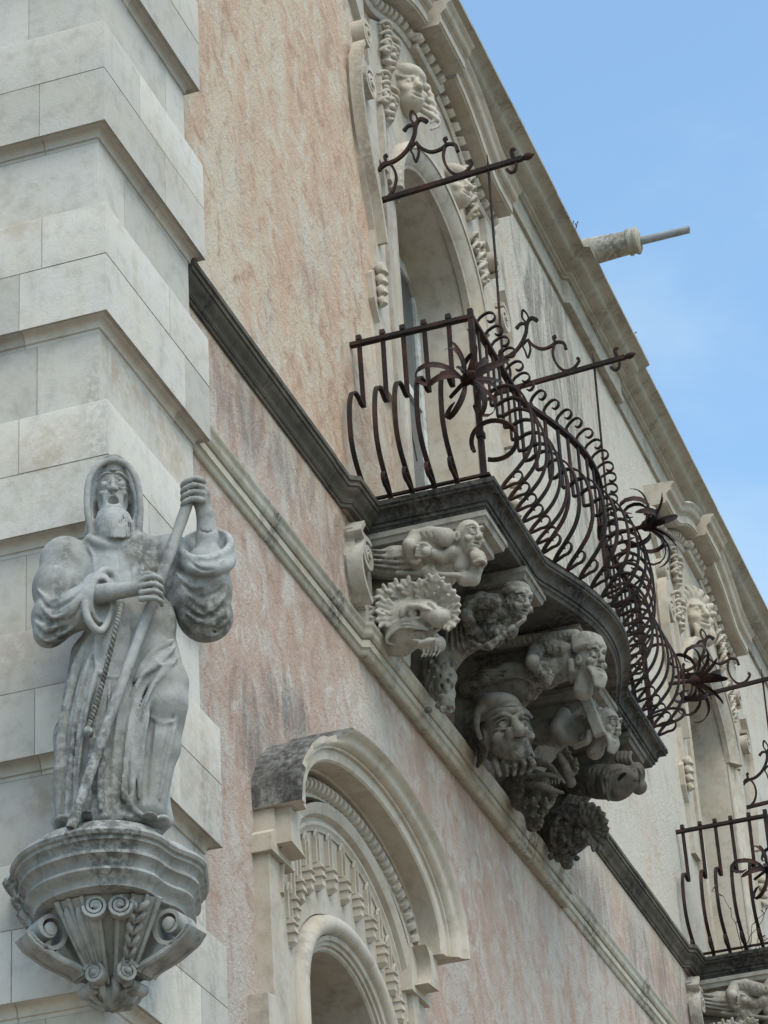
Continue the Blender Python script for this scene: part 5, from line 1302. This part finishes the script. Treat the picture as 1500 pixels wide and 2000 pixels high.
# swags pulled over the bent leg
for pts, r in (([(342, 1262), (300, 1300), (270, 1350), (248, 1430), (240, 1560)], .024), ([(346, 1285), (306, 1335), (278, 1400), (262, 1480), (256, 1570)], .020), ([(300, 1330), (285, 1395), (275, 1470), (272, 1560)], .016), ([(338, 1250), (300, 1275), (262, 1330)], .018)):
    F_(pts, r*1.15, r*1.1, .007, .014)
for pts, r in (([(322, 1290), (285, 1330), (262, 1390), (250, 1470), (246, 1570)], .016), ([(318, 1325), (292, 1380), (272, 1440), (264, 1530)], .013), ([(262, 1345), (242, 1400), (230, 1480), (226, 1570)], .018), ([(300, 1400), (292, 1450), (286, 1520), (284, 1575)], .010)):
    F_(pts, r*1.3, r*1.4, .007, .004, True)
F_([(344, 1400), (336, 1445), (322, 1500), (312, 1560)], .010, .010, .010); F_([(338, 1395), (328, 1440), (314, 1500), (303, 1560)], .007, .007, .010, 0, True)
F_([(300, 1290), (318, 1300), (340, 1296)], .008, .006, .012); F_([(296, 1400), (318, 1412), (340, 1408)], .007, .006, .012)
# scapular edges
F_([(186, 1240), (186, 1285), (196, 1314), (226, 1324), (256, 1316)], .009, .009, .006, .002); F_([(268, 1322), (304, 1302), (344, 1262)], .011, .010, .008, .002)
F_([(258, 1200), (258, 1260), (262, 1310)], .007, .007, .008, 0, True); F_([(236, 1195), (241, 1240), (230, 1275), (234, 1312)], .003, .003, .004, 0, True)
# hem and feet
for px, w in ((125, .045), (165, .04), (205, .04), (250, .045), (285, .045), (318, .035)): s.ell(L(px, 1606, .11), (w, .07, .022), .03)
s.ell(L(170, 1600, .21), (.036, .075, .028), .012); s.ell(L(292, 1602, .18), (.040, .07, .026), .012)
for j in range(4): s.ell(L(158+8*j, 1605, .275), (.010, .018, .011), .005)
F_([(240, 1545), (252, 1570), (264, 1584), (280, 1592)], .018, .014, .010, .01)
# cape edge and collar
s.curve([L(175, 1053, .10), L(222, 1068, .14), L(272, 1050, .10)], .022, .022, .02)
F_([(166, 1054), (182, 1085), (186, 1130)], .010, .008, .008); F_([(284, 1050), (312, 1075), (330, 1105)], .010, .008, .010); F_([(228, 1075), (232, 1110), (226, 1130)], .004, .004, .006, 0, True); F_([(250, 1078), (256, 1120), (262, 1150)], .004, .004, .006, 0, True)
# viewer's left arm: wide sleeve, hanging cuff, forearm across the chest
s.ell(L(128, 1100, .02), (.120, .115, .13), .04); s.ell(L(110, 1150, .05), (.112, .11, .14), .04)
s.ell(L(97, 1208, .08), (.085, .10, .10), .04); s.ell(L(95, 1238, .09), (.070, .08, .062), .03)
s.chain([L(112, 1218, .10), L(150, 1190, .15), L(180, 1172, .18)], [.078, .090, .085], .03)
for i in range(5): F_([(72+4*i, 1150+17*i), (98+4*i, 1172+17*i), (134+4*i, 1160+14*i), (158, 1140+12*i)], .009, .007, .010, .0, i % 2 == 1)
for i in range(4): F_([(64+3*i, 1200+13*i), (92, 1216+12*i), (130, 1208+9*i)], .009, .007, .008, .0, i % 2 == 0)
cuff = [(224, 1130, .17), (206, 1114, .20), (182, 1134, .23), (167, 1180, .24), (175, 1214, .24), (196, 1233, .22), (214, 1206, .19), (224, 1168, .17)]
s.chain([L(190, 1150, .17), L(192, 1195, .17)], [.075, .075], .02)
cc = catmull([L(*p) for p in cuff], 5, closed=True)
s.ell(L(200, 1172, .23), (.042, .06, .105), .008, neg=True)
for i in range(len(cc)): s.cap(cc[i], cc[(i+1) % len(cc)], .016, .016, .008)
s.chain([L(176, 1164, .18), L(215, 1156, .235), L(262, 1150, .26)], [.048, .041, .034], .006)
F_([(249, 1132), (250, 1150), (250, 1168)], .004, .004, .004, 0, True)
s.ell(L(278, 1146, .27), (.050, .034, .042), .012)
for j in range(4):
    y0 = 1128+12*j; s.curve([L(276, y0+6, .295), L(296, y0-2+2*j, .318), L(313, y0+3+2*j, .315), L(316, y0+12+2*j, .29)], .0145, .0115, .004, n=5)
s.curve([L(272, 1130, .28), L(288, 1120, .30), L(304, 1124, .30)], .0135, .011, .005)
# viewer's right arm: raised forearm out of a turned-back cuff
s.ell(L(330, 1085, .0), (.095, .10, .10), .04)
s.chain([L(338, 1095, .0), L(372, 1160, .02), L(405, 1210, .04)], [.105, .115, .10], .04); s.ell(L(400, 1212, .03), (.118, .11, .085), .04)
s.chain([L(412, 1200, .05), L(413, 1150, .07), L(405, 1100, .09)], [.095, .090, .092], .03)
for i in range(6): F_([(344+14*i, 1120+22*i), (376+12*i, 1146+19*i), (412+8*i, 1140+18*i), (440, 1125+18*i)], .010, .008, .012, .0, i % 2 == 1)
for i in range(4): F_([(352+12*i, 1180+18*i), (396+8*i, 1206+12*i), (442, 1178+14*i)], .010, .008, .012, .0, i % 2 == 0)
ring = [L(402+48*math.cos(t), 1066+26*math.sin(t)-6*math.cos(t), .09+.10*math.sin(t)) for t in np.linspace(0, 2*math.pi, 33)[:-1]]
low = [L(403+46*math.cos(t), 1094+20*math.sin(t), .09+.095*math.sin(t)) for t in np.linspace(0, 2*math.pi, 33)[:-1]]
for i in range(32): s.cap(low[i], low[(i+1) % 32], .022, .022, .02); s.cap(ring[i], ring[(i+1) % 32], .017, .017, .008); s.cap(ring[i], low[i], .015, .022, .010)
s.cap(L(402, 1096, .09), L(402, 1036, .09), .060, .098, .006, neg=True)
F_([(362, 1074), (380, 1100), (412, 1108), (440, 1092)], .007, .006, .006); F_([(366, 1090), (392, 1112), (426, 1112)], .006, .006, .006, 0, True); F_([(385, 1084), (405, 1092), (430, 1084)], .005, .005, .005)
s.chain([L(403, 1100, .10), L(405, 1050, .12), L(401, 1005, .15), L(395, 985, .165)], [.060, .052, .040, .038], .010)
F_([(384, 1032), (404, 1040), (424, 1032)], .004, .004, .004, 0, True)
s.ell(L(389, 966, .175), (.050, .040, .058), .014)
for j in range(4):
    y0 = 945+13*j; s.curve([L(395, y0-6, .205), L(378, y0-10, .226), L(361, y0-3, .217), L(357, y0+6, .19), L(366, y0+10, .175)], .0155, .0125, .003, n=4)
s.curve([L(400, 950, .17), L(394, 937, .19), L(378, 934, .195), L(367, 942, .19)], .015, .012, .005)
# hood
s.ell(L(222, 990, -.03), (.128, .15, .185), .03); s.ell(L(222, 945, -.03), (.118, .145, .115), .02); s.cap(L(222, 1040, .0), L(222, 1000, -.02), .135, .125, .03)
s.ell(L(221, 978, .13), (.104, .15, .175), .006, neg=True)
# face, eyes raised
hc = L(220, 974, .045); fwd = np.array([.02, -1.0, .06]); r_, f_, u_ = basis(fwd, (0, .06, 1.0))
if r_[0] < 0: r_ = -r_
rot = np.array([r_, -f_, u_]).T
Q = lambda a, b, d: hc+r_*a+f_*b+u_*d
def E(p, q, k=.01, neg=False): s.ell(Q(*p), q, k, neg, rot)
E((0, -.02, .025), (.078, .10, .125), .008); E((0, .02, -.06), (.064, .07, .08), .03)
for q in (-1, 1):
    E((q*.039, .096, .030), (.029, .030, .026), .008, True); E((q*.038, .068, .030), (.021, .021, .020), .002); E((q*.037, .090, .036), (.008, .007, .008), .002, True)
    s.curve([Q(q*.014, .078, .042), Q(q*.038, .086, .056), Q(q*.064, .064, .040)], .0045, .004, .002, n=3); s.curve([Q(q*.016, .078, .016), Q(q*.038, .082, .005), Q(q*.062, .064, .016)], .0045, .004, .002, n=3)
    s.curve([Q(q*.013, .088, .086), Q(q*.042, .086, .082), Q(q*.074, .055, .060)], .008, .006, .008, n=4)
    E((q*.046, .058, -.010), (.020, .016, .010), .018); E((q*.066, .046, -.055), (.020, .02, .030), .018, True); E((q*.088, -.005, .0), (.014, .024, .036), .008)
    E((q*.015, .110, -.022), (.013, .014, .011), .006); E((q*.010, .116, -.031), (.0055, .008, .006), .002, True)
    s.curve([Q(q*.005, .098, -.046), Q(q*.018, .100, -.054), Q(q*.030, .092, -.080), Q(q*.034, .084, -.125)], .0085, .006, .003, n=4)
s.cap(Q(0, .086, .052), Q(0, .120, -.020), .009, .015, .008)
E((0, .100, -.080), (.022, .034, .020), .004, True); s.curve([Q(-.026, .088, -.098), Q(0, .094, -.106), Q(.026, .088, -.098)], .010, .010, .004, n=4)
for k2 in range(3): s.curve([Q(-.035, .078, .090+.013*k2), Q(0, .087-.005*k2, .093+.013*k2), Q(.035, .078, .090+.013*k2)], .0035, .0035, .004, neg=True, n=3)
E((0, .050, -.165), (.080, .055, .085), .02); E((.004, .066, -.235), (.066, .052, .062), .02)
for j in range(15):
    a = -1+2*j/14; x = .076*a
    s.curve([Q(x*.85, .092-.045*a*a, -.110), Q(x+.008, .120-.05*a*a, -.175), Q(x*.85+.018, .122-.05*a*a, -.292+.03*a*a)], .0085, .0050, .0015, n=4)
s.curve([L(178, 1042, .10), L(170, 990, .12), L(174, 938, .13), L(194, 908, .125), L(222, 899, .12), L(250, 910, .12), L(268, 942, .12), L(274, 995, .11), L(270, 1042, .09)], .016, .016, .010)
s.ell(L(222, 902, .06), (.05, .06, .022), .02)
s.cutz(-.012)
s.wobble(.0010, 30, 77)
ROT = np.array([EX, EY, [0, 0, 1]])       # rows: local axes in world
def stw(V): return (V @ ROT+SO).astype(np.float32)
obj('robed_figure', s.mesh('robed_figure', stw), M['statue'], st)
def wl(p): return np.array(p) @ ROT+SO
# staff
mb = MB(); A, B = L(376, 952, .185), L(139, 1618, .27); pts = []
for i in range(22):
    t = i/21; p = A+(B-A)*t+np.array([.004*math.sin(5*t+1), .003*math.sin(7*t), 0]); pts.append(wl(p))
tube(mb, pts, [.0235-.001*math.sin(9*i)+.0025*(i < 7) for i in range(22)], 12); obj('staff', mb, M['statue'], st, smooth=60)
# twisted cord with its knot
cp_ = catmull([L(238, 1178, .235), L(228, 1220, .25), L(208, 1300, .25), L(190, 1370, .24), L(172, 1424, .235)], 12)
for ph in (0, math.pi):
    mb = MB(); pp = []
    for i, p in enumerate(catmull(cp_, 3)): a = i*.75+ph; pp.append(wl(p+np.array([math.cos(a)*.0065, math.sin(a)*.0065, 0])))
    tube(mb, pp, .0078, 6); obj('cord', mb, M['carve'], st, smooth=60)
mb = MB(); e = cp_[-1]; tube(mb, [wl(e+np.array([0, 0, z])) for z in (.012, 0, -.016, -.034, -.042)], [.008, .020, .024, .019, .006], 10); obj('cord_knot', mb, M['statue'], st, smooth=60)
